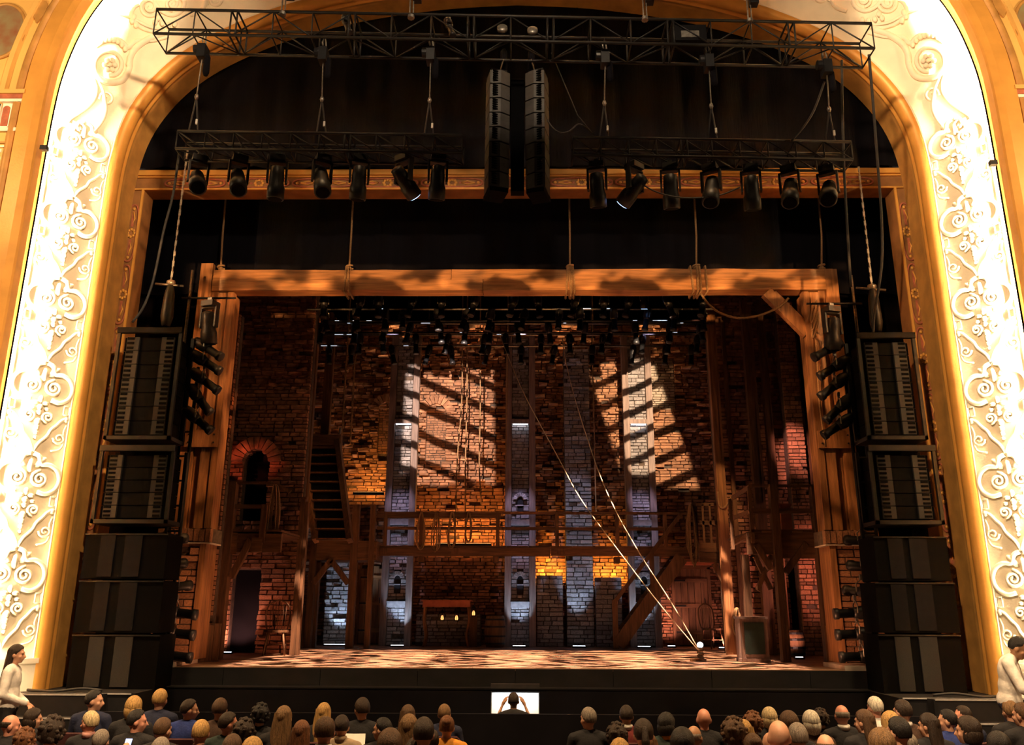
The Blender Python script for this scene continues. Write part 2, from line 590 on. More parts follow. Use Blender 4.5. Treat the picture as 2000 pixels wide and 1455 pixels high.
def panel_meshes():
    out = []
    for s in (-1, 1):
        c = crom([(s * x, y, .02) for x, y in [(.02, 1.42), (.10, 1.38), (.14, 1.27), (.26, 1.27), (.37, 1.20), (.42, 1.06), (.38, .92), (.26, .84), (.14, .86)]], 4)
        out.append(('scroll', MB().tube(c, .035, 6)))
        c = crom([(s * x, y, .02) for x, y in [(.40, .62), (.33, .58), (.27, .50), (.20, .42), (.16, .32), (.06, .20), (.0, .06)]], 4)
        out.append(('leaf_edge', MB().tube(c, .026, 6)))
        out.append(('volute', MB().tube(spiral(s * .15, 1.05, .125, .015, PI / 2, s * 2.0), .026, 6)))
        out.append(('volute', MB().tube(spiral(s * .13, .60, .085, .012, -PI / 2, -s * 1.7, 20), .022, 6)))
        m = MB()
        for x0, x1, y0, y1 in ((.33, .42, .80, .815), (.33, .42, .66, .675), (.33, .345, .66, .815), (.405, .42, .66, .815)):
            m.box(min(s * x0, s * x1), max(s * x0, s * x1), y0, y1, 0, .035)
        out.append(('clip', m))
        out.append(('swirl', MB().tube(spiral(s * .33, .30, .09, .015, PI / 2 * (1 + s), s * 1.5, 16), .018, 5)))
        m = MB()
        m.tube(crom([(s * .41, .52, .015), (s * .38, .40, .015), (s * .40, .25, .015), (s * .36, .14, .015), (s * .24, .10, .015)], 4), .016, 5)
        out.append(('tendril', m))
        out.append(('bead', MB().ell((s * .39, .60, .02), (.035, .045, .04), 8, 6)))
        for k, (x, y, r_) in enumerate([(.07, .80, .05), (.10, .72, .04)]):
            out.append(('leaf', MB().ell((s * x, y, .015), (r_, r_ * .75, .04), 8, 6)))
        m = MB()
        m.ell((s * .13, 1.30, .01), (.05, .11, .04), 8, 6, Matrix.Rotation(-s * .7, 4, 'Z'))
        out.append(('leaf', m))
    out.append(('leaf', MB().ell((0, .86, .015), (.035, .06, .05), 8, 6)))
    for y, r_ in ((.74, .045), (.66, .04), (.52, .05), (.43, .042), (.35, .034), (.28, .026)):
        out.append(('leaf', MB().ell((0, y, .015), (r_, r_ * 1.1, .045), 8, 6)))
    out.append(('leaf', MB().ell((0, 1.24, .01), (.045, .12, .05), 8, 6)))
    return [(n, m.mesh(n, True)) for n, m in out]


PAN = panel_meshes()
STEP = 1.38
for flip in (False, True):
    for k in range(6):
        e = empty('scroll_panel', parent=pros)
        M = BASE.copy()
        M.translation.z = .25 + k * STEP
        e.matrix_local = (FLIP @ M) if flip else M
        for n, me in PAN:
            obj(n, me, MATS['relief_cream'], e)
    # thin gilt beads along the inner edge of the panels
    m = MB()
    m.box(.44, .455, .2, 8.4, 0, .03)
    m.box(-.455, -.44, .2, 8.4, 0, .03)
    o = m.build('bead_moulding', MATS['relief_cream'], pros)
    o.matrix_local = (FLIP @ BASE) if flip else BASE
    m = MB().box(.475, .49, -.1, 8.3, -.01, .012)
    o = m.build('dark_gold_strip', MATS['gold_dark'], pros)  # thin dark gold strip beside the inner edge of the band
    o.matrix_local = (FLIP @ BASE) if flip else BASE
    m = MB().box(-.49, .49, -.55, .16, 0, .06)
    m.box(-.49, .49, .1, .17, 0, .09)
    o = m.build('plinth', MATS['plaster_cream'], pros)
    o.matrix_local = (FLIP @ BASE) if flip else BASE


def on_band(px, py, lift=.02):
    h = BAND.ray_cast(CAM, ray(px, py).normalized())
    if h[0] is None:
        return at(px, py, 12.1), Vector((0, -1, 0))
    n = h[1]
    if n.dot(CAM - h[0]) < 0:
        n = -n
    return h[0] + n * lift, n


def relief(name, pxs, r_, k=4, n=6, taper=None):
    pts = [on_band(x, y)[0] for x, y in crom2(pxs, k)]
    for fl in (False, True):
        q = [Vector((-p.x, p.y, p.z)) if fl else p for p in pts]
        MB().tube(q, r_, n, taper=taper).build(name, MATS['relief_cream'], pros, True)


def crom2(P, k):
    return [(p.x, p.y) for p in crom([(x, y) for x, y in P], k)]


def pxspiral(cx, cy, r0, r1, a0, turns, n=24):
    return [(cx + (r0 + (r1 - r0) * t) * math.cos(a0 + turns * 2 * PI * t), cy + (r0 + (r1 - r0) * t) * math.sin(a0 + turns * 2 * PI * t)) for t in [i / n for i in range(n + 1)]]


tp = lambda t: .35 + .65 * math.sin(PI * min(1, .12 + t * .8))
relief('scroll', [(320, 66), (292, 76), (268, 92), (255, 112), (252, 135), (240, 156), (218, 162), (196, 156), (180, 140)], .055, 5)
relief('volute', pxspiral(214, 128, 36, 20, .4, 1.2), .035)
for k in range(6):
    a = k * PI / 3
    for fl in (0, 1):
        p, n_ = on_band(214 + 10 * math.cos(a), 128 + 10 * math.sin(a), .03)
        if fl: p.x = -p.x
        MB().ell(p, .045, 8, 6).build('petal', MATS['relief_cream'], pros, True)
for fl in (0, 1):
    p, n_ = on_band(214, 128, .05)
    if fl: p.x = -p.x
    MB().ell(p, .038, 8, 6).build('rosette_centre', MATS['relief_cream'], pros, True)
relief('scroll', [(182, 152), (188, 170), (186, 190), (172, 208), (152, 222), (136, 234), (130, 248)], .035, 4, taper=tp)
relief('scroll', [(192, 160), (200, 176), (203, 190), (206, 212), (203, 228), (194, 244), (178, 262)], .034, 4, taper=tp)
relief('volute', pxspiral(208, 194, 15, 4, PI, 1.3, 16), .022)
relief('volute', pxspiral(152, 256, 15, 5, -1.6, 1.2, 16), .022)
relief('scroll', [(330, 72), (300, 80), (278, 80), (262, 82), (250, 94), (240, 84), (226, 76), (208, 76), (196, 86), (186, 94)], .04, 4, taper=tp)
relief('scroll', [(330, 62), (300, 62), (280, 56), (262, 44), (256, 30), (262, 16), (272, 10)], .038, 4, taper=tp)
relief('volute', pxspiral(292, 14, 20, 5, .2, 1.6, 20), .03)
relief('scroll', [(322, 58), (290, 52), (262, 38), (240, 30), (214, 27)], .03, 4, taper=tp)
relief('scroll', [(300, 2), (316, 22), (338, 30), (356, 20), (360, 4), (348, -8)], .038, 4)
relief('volute', pxspiral(338, 8, 14, 4, 1.6, 1.4, 16), .026)
relief('scroll', [(372, 30), (392, 22), (402, 6), (396, -10)], .035, 4)
relief('volute', pxspiral(420, 0, 18, 5, 2.5, 1.5, 18), .028)
for k, (x, y) in enumerate([(198, 82), (206, 79), (214, 78), (222, 79), (230, 82), (238, 88), (245, 96), (262, 96), (257, 104), (253, 114), (251, 126), (262, 34), (258, 42), (266, 50), (310, 36), (304, 44), (318, 46), (330, 50), (342, 48)]):
    for fl in (0, 1):
        p, n_ = on_band(x, y, .035)
        if fl: p.x = -p.x
        MB().ell(p, (.045, .035, .06), 7, 5).build('leaf', MATS['relief_cream'], pros, True)
for side in (-1, 1):
    for k, (x, y) in enumerate([(82, 300), (70, 330), (98, 340), (88, 365), (112, 352)]):
        pass

# ---- painted decoration of the side walls beyond the arch
YW = 11.5
for s in (-1, 1):
    def P_(px, py):
        p = at(px, py, YW)
        return s * abs(p.x), p.z
    # oval painting
    cx, cz = P_(4, 62)
    m = MB().lathe([(.001, 0), (.36, 0), (.36, .03), (.001, .03)], 32, Matrix.Translation((cx - s * .0, YW, cz)) @ Matrix.Rotation(PI / 2, 4, 'X') @ Matrix.Diagonal((1, 1.35, 1, 1)))
    m.build('wall_painting', MATS['painting'], label='oval painted medallion on the gold wall beside the %s jamb of the arch' % ('left' if s < 0 else 'right'), cat='painting')
    ring = [Vector((cx + .38 * math.cos(t), YW - .02, cz + .51 * math.sin(t))) for t in [2 * PI * i / 40 for i in range(40)]]
    MB().tube(ring, .03, 6, closed=True).build('medallion_rim', MATS['gold_dark'], pros, True)
    # shield ornament
    cx, cz = P_(78, 22)
    m = MB()
    poly = [(0, -.24), (.10, -.08), (.13, .08), (.09, .18), (0, .22), (-.09, .18), (-.13, .08), (-.10, -.08)]
    m.prism(poly, .03, Matrix.Translation((cx, YW, cz)) @ Matrix.Rotation(PI / 2, 4, 'X'))
    m.build('shield_ornament', MATS['gold_dark'], pros)
    for (x, y) in ((18, 138),):
        cx, cz = P_(x, y)
        MB().ell((cx, YW, cz), (.06, .03, .04), 8, 6).build('boss', MATS['gold_dark'], pros, True)
    # capital with red band and arcade
    x0, z1 = P_(58, 186)
    _, z0 = P_(40, 262)
    xa, xb = (min(x0, x0 + s * 1.4), max(x0, x0 + s * 1.4))
    zt = z1
    MB().box(xa, xb, YW - .14, YW, zt - .05, zt + .02).build('cornice', MATS['gold_wall'], pros)
    MB().box(xa, xb, YW - .11, YW, zt - .12, zt - .05).build('red_band', MATS['red_ochre'], pros)
    MB().box(xa, xb, YW - .09, YW, zt - .17, zt - .12).build('cornice', MATS['plaster_cream'], pros)
    MB().box(xa, xb, YW - .03, YW, zt - .62, zt - .17).build('arcade_back', MATS['plaster_cream'], pros)
    for k in range(5):
        cx = x0 + s * (.10 + k * .2)
        pts = [(-.055, -.3), (.055, -.3)] + [(.055 * math.cos(a), .055 * math.sin(a)) for a in [PI * i / 8 for i in range(9)]]
        MB().prism(pts, .012, Matrix.Translation((cx, YW - .03, zt - .27)) @ Matrix.Rotation(PI / 2, 4, 'X')).build('niche', MATS['red_ochre'], pros)
        pil = MB().box(cx + .075, cx + .115, YW - .06, YW - .03, zt - .60, zt - .19)
        pil.build('colonnette', MATS['plaster_cream'], pros)
    MB().box(xa, xb, YW - .07, YW, zt - .68, zt - .62).build('string_course', MATS['plaster_cream'], pros)
    # panel below with beaded border
    MB().box(xa, xb, YW - .02, YW, -.4, zt - .68).build('pilaster', MATS['gold_wall'], pros)
    xe = x0 + s * .10
    for d_, w_, mt in ((0, .03, 'gold_dark'), (.07, .025, 'plaster_cream')):
        x_ = xe + s * d_
        MB().box(min(x_, x_ + s * w_), max(x_, x_ + s * w_), YW - .05, YW - .02, .3, zt - .85 - d_).build('border', MATS[mt], pros)
        MB().box(min(x_, x_ + s * 1.2), max(x_, x_ + s * 1.2), YW - .05, YW - .02, zt - .88 - d_, zt - .85 - d_).build('border', MATS[mt], pros)
    for k in range(34):
        MB().ell((xe + s * .18, YW - .02, zt - 1.0 - k * .13), (.025, .02, .04), 6, 4).build('bead', MATS['plaster_cream'], pros, True)

# ---- black cloth in the arch head, inner frame
cl = []
NF = 90
for j in range(2):
    rowp = []
    for i in range(NF + 1):
        x = -7.2 + 14.4 * i / NF
        rowp.append(Vector((x, 13.32 + .05 * math.sin(i * 1.9) + .03 * math.sin(i * .7), 8.40 if j == 0 else 12.6)))
    cl.append(rowp)
MB().grid(cl).build('wall_drape', MATS['black_cloth'], None, True, kind='structure', label='black cloth filling the head of the arch', cat='drape')

fr = empty('wall_inner_frame', kind='structure', label='painted inner frame around the stage opening', cat='wall')
YF = 13.45
MB().box(-7.3, 7.3, YF, YF + .35, 8.03, 8.40).build('frieze_board', MATS['frieze_brown'], fr)
MB().box(-7.3, 7.3, YF - .07, YF, 8.30, 8.40).build('cornice', MATS['gold_paint'], fr)
MB().box(-7.3, 7.3, YF - .03, YF, 8.03, 8.06).build('bead_moulding', MATS['gold_paint'], fr)
MB().box(-7.3, 7.3, YF - .03, YF, 8.27, 8.30).build('bead_moulding', MATS['gold_paint'], fr)
for s in (-1, 1):
    MB().box(min(s * 6.64, s * 7.3), max(s * 6.64, s * 7.3), YF, YF + .35, -.4, 8.03).build('pilaster', MATS['frieze_brown'], fr)
    MB().box(min(s * 6.64, s * 6.68), max(s * 6.64, s * 6.68), YF - .03, YF, -.4, 8.03).build('bead_moulding', MATS['gold_paint'], fr)


def cartouche(cx, cz, hw, hh, vertical=False, Y=YF):
    e = empty('painted_cartouche', parent=fr)
    def T(x, z):
        return Vector((cx + (z if vertical else x), Y - .008, cz + (x if vertical else z)))
    ring = [T(hw * math.copysign(abs(math.cos(t)) ** .6, math.cos(t)), hh * math.copysign(abs(math.sin(t)) ** .8, math.sin(t))) for t in [2 * PI * i / 36 for i in range(36)]]
    MB().tube(ring, .018, 5, closed=True).build('oval_border', MATS['red_ochre'], e, True)
    m = MB()
    for s in (-1, 1):
        m.tube([T(s * hw * .75, 0), T(s * hw * .5, hh * .35), T(s * hw * .3, 0), T(s * hw * .5, -hh * .35), T(s * hw * .75, 0)], .014, 5)
        m.ell(T(s * hw * .86, 0), (.03, .012, .03), 6, 4)
    m.build('scrollwork', MATS['gold_paint'], e, True)
    m = MB()
    for k in range(8):
        a = k * PI / 4
        m.ell(T(.07 * math.cos(a), .06 * math.sin(a)), (.03, .012, .03), 6, 4)
    m.build('rosette', MATS['gold_paint'], e, True)
    m = MB()
    for s in (-1, 1):
        m.box(-.5, .5, -.5, .5, -.5, .5, Matrix.Translation(T(s * hw * .5, 0) + Vector((0, .006, 0))) @ Matrix.Diagonal((.04 if vertical else hw * .55, .008, hw * .55 if vertical else .035, 1)))
    m.build('ground_fill', MATS['red_ochre'], e)


for k in range(11):
    cartouche(-5.75 + k * 1.15, 8.165, .54, .085)
for s in (-1, 1):
    for k in range(6):
        cartouche(s * 6.78, 7.2 - k * 1.15, .54, .10, True)

# ---- black masking
def cloth(name, x0, x1, Y, z0, z1, label, n=24, amp=.05):
    rows = []
    for j in range(2):
        rows.append([Vector((x0 + (x1 - x0) * i / n, Y + amp * math.sin(i * 2.3 + j * .2), z0 if j == 0 else z1)) for i in range(n + 1)])
    return MB().grid(rows).build(name, MATS['black_cloth'], None, True, kind='structure', label=label, cat='drape')


cloth('wall_border', -8.5, 8.5, 14.75, 6.55, 10.0, 'black border cloth hanging above the timber portal', 60)
cloth('wall_leg_left', -8.8, -5.72, 14.95, -.4, 9.0, 'black masking leg behind the speakers left of the timber portal', 20)
cloth('wall_leg_right', 5.72, 8.8, 14.95, -.4, 9.0, 'black masking leg behind the speakers right of the timber portal', 20)
cloth('wall_back_cloth', -9, 9, 22.95, -.1, 12, 'black cloth hanging behind the whole set', 60)
MB().box(-9, 9, 14.6, 23, 11.9, 12.0).build('ceiling', MATS['black_cloth'], kind='structure', label='dark grid above the stage', cat='ceiling')
for s, n_ in ((-1, 'left'), (1, 'right')):
    MB().box(min(s * 8.6, s * 8.7), max(s * 8.6, s * 8.7), 13.6, 23, -.5, 12).build('wall_wing_' + n_, MATS['black_cloth'], kind='structure', label='black wall of the %s wing' % n_, cat='wall')

# ---- stage floor of planks, front edge, side aprons, pit, auditorium floor
fl = empty('floor', kind='structure', label='brown plank stage floor', cat='floor')
unit = MB().box(-.5, .5, -.5, .5, -1, 0).mesh('plank')
y = 13.5
k = 0
while y < 22.9:
    wd = .235
    xs = [-8.4] + sorted(RNG.uniform(-7, 7) for _ in range(2)) + [8.4]
    if k < 3: xs[0], xs[-1] = -5.92, 5.92
    for a, b in zip(xs, xs[1:]):
        obj('plank', unit, MATS['stage_plank'], fl, loc=((a + b) / 2, y + wd / 2, -RNG.uniform(0, .004)), scale=(b - a - .008, wd - .01, .04))
    y += wd
    k += 1
MB().box(-8.5, 8.5, 13.52, 23, -.5, -.045).build('floor_substructure', MATS['black_paint'], fl)
f2 = empty('trim_1', kind='structure', label='black fascia board under the stage edge', cat='fascia')
xs = [-5.92 + 11.84 * i / 8 for i in range(9)]
for a, b in zip(xs, xs[1:]):
    MB().box(a + .004, b - .004, 13.47, 13.5, -.26, -.012).build('panel', MATS['fascia_black'], f2)
MB().box(-8, 8, 13.20, 13.5, -.30, -.262).build('ledge', MATS['black_paint'], f2)
MB().box(-8, 8, 13.19, 13.205, -.285, -.268).build('edge_strip', MATS['speaker_grey'], f2)
MB().box(-8, 8, 13.18, 13.2, -2.6, -.30).build('wall_pit', MATS['pit_black'], kind='structure', label='black pit wall under the stage ledge', cat='wall')
MB().box(-9, 9, 11.3, 13.2, -2.7, -2.6).build('floor_pit', MATS['pit_black'], kind='structure', label='dark floor of the orchestra pit', cat='floor')
MB().box(-5.5, 5.5, 11.28, 11.36, -2.6, -.405).build('wall_pit_rail', MATS['pit_black'], kind='structure', label='black pit rail between the audience and the orchestra pit', cat='rail')
mat('carpet', (.06, .025, .02), .95, .3, 14)
MB().box(-11, 11, 1.5, 11.28, -1.45, -1.35).build('floor_auditorium', MATS['carpet'], kind='structure', label='dark carpeted auditorium floor under the seats', cat='floor')
for s, n_ in ((-1, 'left'), (1, 'right')):
    a = empty('floor_apron_' + n_, kind='structure', label='black side apron carrying the %s speaker tower' % n_, cat='floor')
    MB().box(min(s * 5.2, s * 6.9), max(s * 5.2, s * 6.9), 12.2, 13.5, -1.4, -.27).build('deck', MATS['black_paint'], a)
    MB().box(min(s * 5.25, s * 6.88), max(s * 5.25, s * 6.88), 12.185, 12.2, -.285, -.268).build('edge_strip', MATS['ledge'], a)
    st = empty('step_flight', (s * 6.12, 11.68, -1.35), label='dark steps with pale nosing at the foot of the %s jamb' % n_, cat='steps')
    for k in range(4):
        m = MB().box(-.55, .55, -.35 + .22 * k, .5, k * .27 if k else 0, (k + 1) * .27)
        m.build('tread', MATS['black_paint'], st)
        MB().box(-.53, .53, -.357 + .22 * k, -.33 + .22 * k, (k + 1) * .27 - .012, (k + 1) * .27 + .004).build('nosing', MATS['ledge'], st)
    st.rotation_euler = (0, 0, 0)
    # dark cable run on the apron
    c = crom([(s * 6.75, 12.3, -.24), (s * 6.5, 12.25, -.25), (s * 6.3, 12.22, -.25), (s * 6.0, 12.3, -.22), (s * 5.75, 12.4, -.25)], 5)
    MB().tube(c, .018, 6).build('floor_cable', MATS['cable'], None, True, label='black cable lying along the edge of the %s apron' % n_, cat='cable')
    x0, x1, z0, z1 = rect(*((300, 1300, 345, 1336) if s < 0 else (1646, 1303, 1714, 1338)), 13.62)
    MB().box(x0, x1, 13.5, 14.45, -.27, .06).build('post_plinth', MATS['plaster_patch'], label='grey plinth block under the %s portal pier' % n_, cat='plinth')

# ================================================================== THE SET
def post(name, px, y0, y1, Y, wpx, dep, m, parent=None, ztop=None, zbot=None, **kw):
    """upright timber seen at px, from height y0 down to y1"""
    ym = (y0 + y1) / 2
    x0, x1 = at(px - wpx / 2, ym, Y).x, at(px + wpx / 2, ym, Y).x
    z1 = at(px, y0, Y).z if ztop is None else ztop
    z0 = at(px, y1, Y).z if zbot is None else zbot
    return MB().box(x0, x1, Y, Y + dep, z0, z1).build(name, MATS[m], parent, **kw)


def rail(name, x0, x1, y, Y, hpx, dep, m, parent=None, y2=None, **kw):
    a, b = at(x0, y, Y), at(x1, y2 if y2 is not None else y, Y)
    zc = (a.z + b.z) / 2
    h = abs(at((x0 + x1) / 2, y - hpx / 2, Y).z - at((x0 + x1) / 2, y + hpx / 2, Y).z)
    return MB().box(a.x, b.x, Y, Y + dep, zc - h / 2, zc + h / 2).build(name, MATS[m], parent, **kw)


def strut(name, a, b, w_, d_, m, parent=None, **kw):
    return MB().beam(a, b, w_, d_).build(name, MATS[m], parent, **kw)


# brick pieces: a few uneven blocks shared by all walls
def rough_block(seed):
    r_ = random.Random(seed)
    j = lambda: r_.uniform(-.045, .045)
    vs = []
    for y in (0, 1):
        for z in (-.5, .5):
            for x in (-.5, .5):
                if y == 0:
                    vs.append((x * .94 + j(), r_.uniform(-.10, .10), z * .90 + j()))
                else:
                    vs.append((x, 1, z))
    fs = [(0, 1, 3, 2), (4, 6, 7, 5), (0, 2, 6, 4), (1, 5, 7, 3), (0, 4, 5, 1), (2, 3, 7, 6)]
    return MB().add(vs, fs)


BLOCKS = [rough_block(k) for k in range(10)]
BRICK_ME = [b.mesh('brick') for b in BLOCKS]
STONE_ME = [b.mesh('stone') for b in BLOCKS]


def bricks(parent, x0, x1, z0, z1, y, bw, bh, dep, kind='brick', indiv=300, holes=(), seed=1, prot=.05, gap=.012, missing=.03, big=.0, score=None, rows_=None):
    """courses of single blocks; front face about local depth y, growing into the wall by dep"""
    r_ = random.Random(seed)
    out = []
    z = z0
    row = 0
    while z < z1 - bh * .4:
        h = min(bh * r_.uniform(.75, 1.3), z1 - z)
        x = x0
        first = True
        while x < x1 - .02:
            wd = bw * r_.uniform(.55, 1.35)
            if first and row % 2: wd *= .55
            first = False
            wd = min(wd, x1 - x)
            zc = z + h / 2
            jump = False
            for (a, b, c, d) in holes:
                if c < zc < d:
                    if a - 1e-6 <= x < b - 1e-6:
                        x = b; jump = True
                        break
                    if x < a < x + wd: wd = a - x
            if jump: continue
            if x1 - (x + wd) < bw * .3 and not holes: wd = x1 - x
            cx, cz = x + wd / 2, z + h / 2
            skip = r_.random() < missing
            for (a, b, c, d) in holes:
                if a < cx < b and c < cz < d:
                    skip = True
            if not skip:
                p = r_.uniform(-.2, .35) * prot
                if r_.random() < .12: p = r_.uniform(.5, 1.3) * prot
                out.append((cx, y - p, cz, wd - gap, dep + p, h - gap, r_.randrange(10)))
            x += wd
        z += h
        row += 1
    key = score or (lambda q: -q[3] * q[5])
    out.sort(key=key)
    mes = BRICK_ME if kind == 'brick' else STONE_ME
    for q in out[:indiv]:
        obj(kind, mes[q[6]], MATS[kind], parent, loc=(q[0], q[1], q[2]), scale=(q[3], q[4], q[5]))
    if len(out) > indiv:
        m = MB()
        for q in out[indiv:]:
            m.add([(q[0] + v[0] * q[3], q[1] + v[1] * q[4], q[2] + v[2] * q[5]) for v in BLOCKS[q[6]].v], BLOCKS[q[6]].f)
        m.build(kind + '_courses', MATS[kind + '_mass'], parent, kind='stuff')
    return out


def arch_ring(parent, cx, cz, r0, r1, y, dep, n, kind='brick', a0=0.0, a1=PI):
    for k in range(n):
        a = a0 + (a1 - a0) * (k + .08) / n
        b = a0 + (a1 - a0) * (k + .92) / n
        poly = [(r0 * math.cos(a), r0 * math.sin(a)), (r1 * math.cos(a), r1 * math.sin(a)), (r1 * math.cos(b), r1 * math.sin(b)), (r0 * math.cos(b), r0 * math.sin(b))]
        MB().prism(poly, dep, Matrix.Translation((cx, y + dep - RNG.uniform(0, .03), cz)) @ Matrix.Rotation(PI / 2, 4, 'X')).build('voussoir', MATS[kind], parent)


# ---------------------------------------------------------------- timber portal
YP = 14.2
beam = empty('portal_beam', (0, YP, 6.4), label='long horizontal timber beam across the top of the stage', cat='beam')
zb0, zb1 = 6.42, 6.82
for (a, b, c, d, e) in [(-5.55, -.62, zb0, zb0 + .21, 0), (-.61, 5.72, zb0, zb0 + .205, .0), (-5.55, -1.2, zb0 + .212, zb1, .012), (-1.19, 5.72, zb0 + .207, zb1 + .01, .012)]:
    m = MB()
    n = 14
    rows = []
    for i in range(n + 1):
        x = a + (b - a) * i / n
        j1, j2 = RNG.uniform(-.008, .008), RNG.uniform(-.008, .008)
        f_ = RNG.uniform(-.008, .008)
        rows.append([Vector((x, e + f_, c + j1 - 6.4)), Vector((x, e + f_, d + j2 - 6.4)), Vector((x, .3, d + j2 - 6.4)), Vector((x, .3, c + j1 - 6.4)), Vector((x, e + f_, c + j1 - 6.4))])
    m.grid(rows)
    m.add(rows[0][:4], [(0, 1, 2, 3)]); m.add(rows[-1][:4], [(3, 2, 1, 0)])
    m.build('plank', MATS['timber_h'], beam)

for s, n_ in ((-1, 'left'), (1, 'right')):
    p = empty('portal_post', (s * 5.45, YP, 2.15), label='tall %s timber post of boards carrying the stage beam' % n_, cat='post')
    def bd(nm, xa, xb, ya, yb, za, zb, mt='timber'):
        a, b = sorted((s * xa - s * 5.45, s * xb - s * 5.45))
        return MB().box(a, b, ya, yb, za - 2.15, zb - 2.15).build(nm, MATS[mt], p)
    bd('board', 5.57, 5.79, 0, .12, 2.15, 6.95 if s < 0 else 6.82)
    bd('board', 5.44, 5.56, .07, .16, 2.15, 6.60)
    bd('board', 5.24, 5.43, .0, .12, 2.15, 6.37)
    bd('board', 5.12, 5.23, -.03, .12, 2.15, 6.37)
    bd('back_board', 5.15, 5.79, .16, .4, 2.15, 6.37)
    bd('cross_rail', 5.14, 5.70, -.07, -.031, 3.52, 3.82)
    for z in (3.6, 3.74):
        for x in (5.2, 5.64):
            MB().lathe([(.014, 0), (.014, .02), (.003, .024)], 8, Matrix.Translation((s * x - s * 5.45, -.07, z - 2.15)) @ Matrix.Rotation(PI / 2, 4, 'X')).build('bolt', MATS['fixture_black'], p)
    if s > 0:
        a, b = Vector((-.95, .05, 6.38 - 2.15)), Vector((-.28, .05, 5.60 - 2.15))
        strut('knee_brace', a, b, .2, .14, 'timber', p)
        strut('knee_brace_cheek', a + Vector((.14, .02, 0)), b + Vector((.14, .02, 0)), .07, .12, 'timber', p)
    pier = empty('brick_pier', (s * 5.5, YP, .065), label='brick pier at the foot of the %s timber post' % n_, cat='pier')
    a, b = sorted((s * 5.28 - s * 5.5, s * 5.95 - s * 5.5))
    MB().box(a + .02, b - .02, .04, .55, 0, 1.82).build('core', MATS['mortar'], pier)
    bricks(pier, a, b, 0, 1.84, .02, .30, .105, .06, indiv=300, seed=5 + s, prot=.03, missing=.01)
    e0, e1 = sorted((s * 5.17 - s * 5.5, s * 5.27 - s * 5.5))
    MB().box(e0, e1, -.02, .5, 0, 1.84).build('corner_board', MATS['timber'], pier)
    e0, e1 = sorted((s * 5.1 - s * 5.5, s * 6.0 - s * 5.5))
    MB().box(e0 + .02, e1 - .02, .02, .55, 1.85, 2.085).build('cap_core', MATS['mortar'], pier)
    n = 9
    for k in range(n):
        xa = e0 + (e1 - e0) * k / n
        obj('brick', BRICK_ME[k % 10], MATS['brick'], pier, loc=(xa + (e1 - e0) / n / 2, -.04, 1.97), scale=((e1 - e0) / n - .012, .12, .23))
    MB().box(e0, e1, -.05, .5, 1.83, 1.852).build('cap_slab', MATS['plaster_patch'], pier)


# ---------------------------------------------------------------- ropes of the beam
def helix(p, q, r_, turns, n, wob=0):
    return [p.lerp(q, t) + Vector((wob * math.sin(t * 9), 0, 0)) for t in [i / n for i in range(n + 1)]]


def rope(name, pts, r_=.016, label=None, parent=None, group=None, cat='rope', m='rope', n=6):
    return MB().tube(pts, r_, n).build(name, MATS[m], parent, True, label=label, cat=cat if label else None, group=group)


def loop_round_beam(dx, tilt, r_=.022, z0=zb0, z1=zb1):
    o = .04
    P = [(-tilt, -o, z0 - o), (0, -o - .02, (z0 + z1) / 2), (tilt, -o, z1 + o), (tilt, .3 + o, z1 + o), (-tilt, .3 + o, z0 - o)]
    return [Vector((dx + x, YP + y, z)) for x, y, z in P]


for px, ys, loops, lab in [(437, 385, (), 'rope tied over the left end of the stage beam'), (688, 390, (-.03, .03), 'rope lashed twice round the beam above the hanging stair'), (1111, 392, (-.06, -.02, .02, .06), 'rope lashed four times round the middle of the beam'), (1358, 396, (-.12, -.02, .03, .14), 'rope lashed loosely round the beam where the swag begins'), (1603, 398, (), 'rope tied over the right end of the stage beam')]:
    a = at(px, ys, YP + .1); b = at(px - (6 if px < 700 else -2), 528, YP + .1)
    b.z = zb1 + .03
    e = empty('hanging_rope', (b.x, b.y, b.z), label=lab, cat='rope')
    o = MB().tube([b - b, (a - b) * .5 + Vector((.01, 0, 0)), Vector((a.x - b.x, 0, 3.4))], .018, 6).build('rope', MATS['rope'], e, True)
    m = MB()
    m.ell((0, 0, .03), (.05, .05, .04), 8, 6)
    m.tube([Vector((.06 * math.cos(t), .05 * math.sin(t), .03 + .01 * t)) for t in [k * .6 for k in range(12)]], .018, 6)
    m.build('knot', MATS['rope'], e, True)
    for dx in loops:
        P = loop_round_beam(b.x + dx, RNG.uniform(-.03, .03))
        MB().tube([q - b for q in P], .02, 6, closed=True).build('lashing', MATS['rope'], e, True)
sw = [at(x, y, YP - .03) for x, y in [(1369, 574), (1385, 595), (1408, 612), (1440, 621), (1470, 619), (1500, 610), (1525, 597), (1540, 582)]]
rope('rope_swag', crom(sw, 4), .02, 'slack rope swag hanging below the right half of the beam')
e = empty('rope_coil', at(1585, 630, YP - .12), label='rope wound round the knee brace of the right post', cat='rope')
for k in range(3):
    c = Vector((0, 0, .2 - .14 * k))
    pts = [c + Vector((.05 * math.sin(t) + .05 - .05 * k * 0 + (.0), -.02 + .12 * math.cos(t), .20 * math.sin(t))) for t in [2 * PI * i / 16 for i in range(16)]]
    MB().tube(pts, .016, 6, closed=True).build('turn', MATS['rope'], e, True)
rope('rope_line', crom([at(x, y, YP - .07) for x, y in [(1594, 660), (1597, 720), (1600, 780), (1606, 830), (1612, 872)]], 4), .017, 'thin rope running down the inner edge of the right post')

# ---------------------------------------------------------------- back wall of the set
YB = 22.1
bw = empty('wall_back', (0, YB, 0), kind='structure', label='brick back wall of the set', cat='wall')
MB().box(-7.6, 7.6, .12, .3, 0, 8.6).build('mortar_bed', MATS['mortar'], bw)


def wx(px, py):
    return at(px, py, YB).x


def wz(py):
    return at(1000, py, YB).z


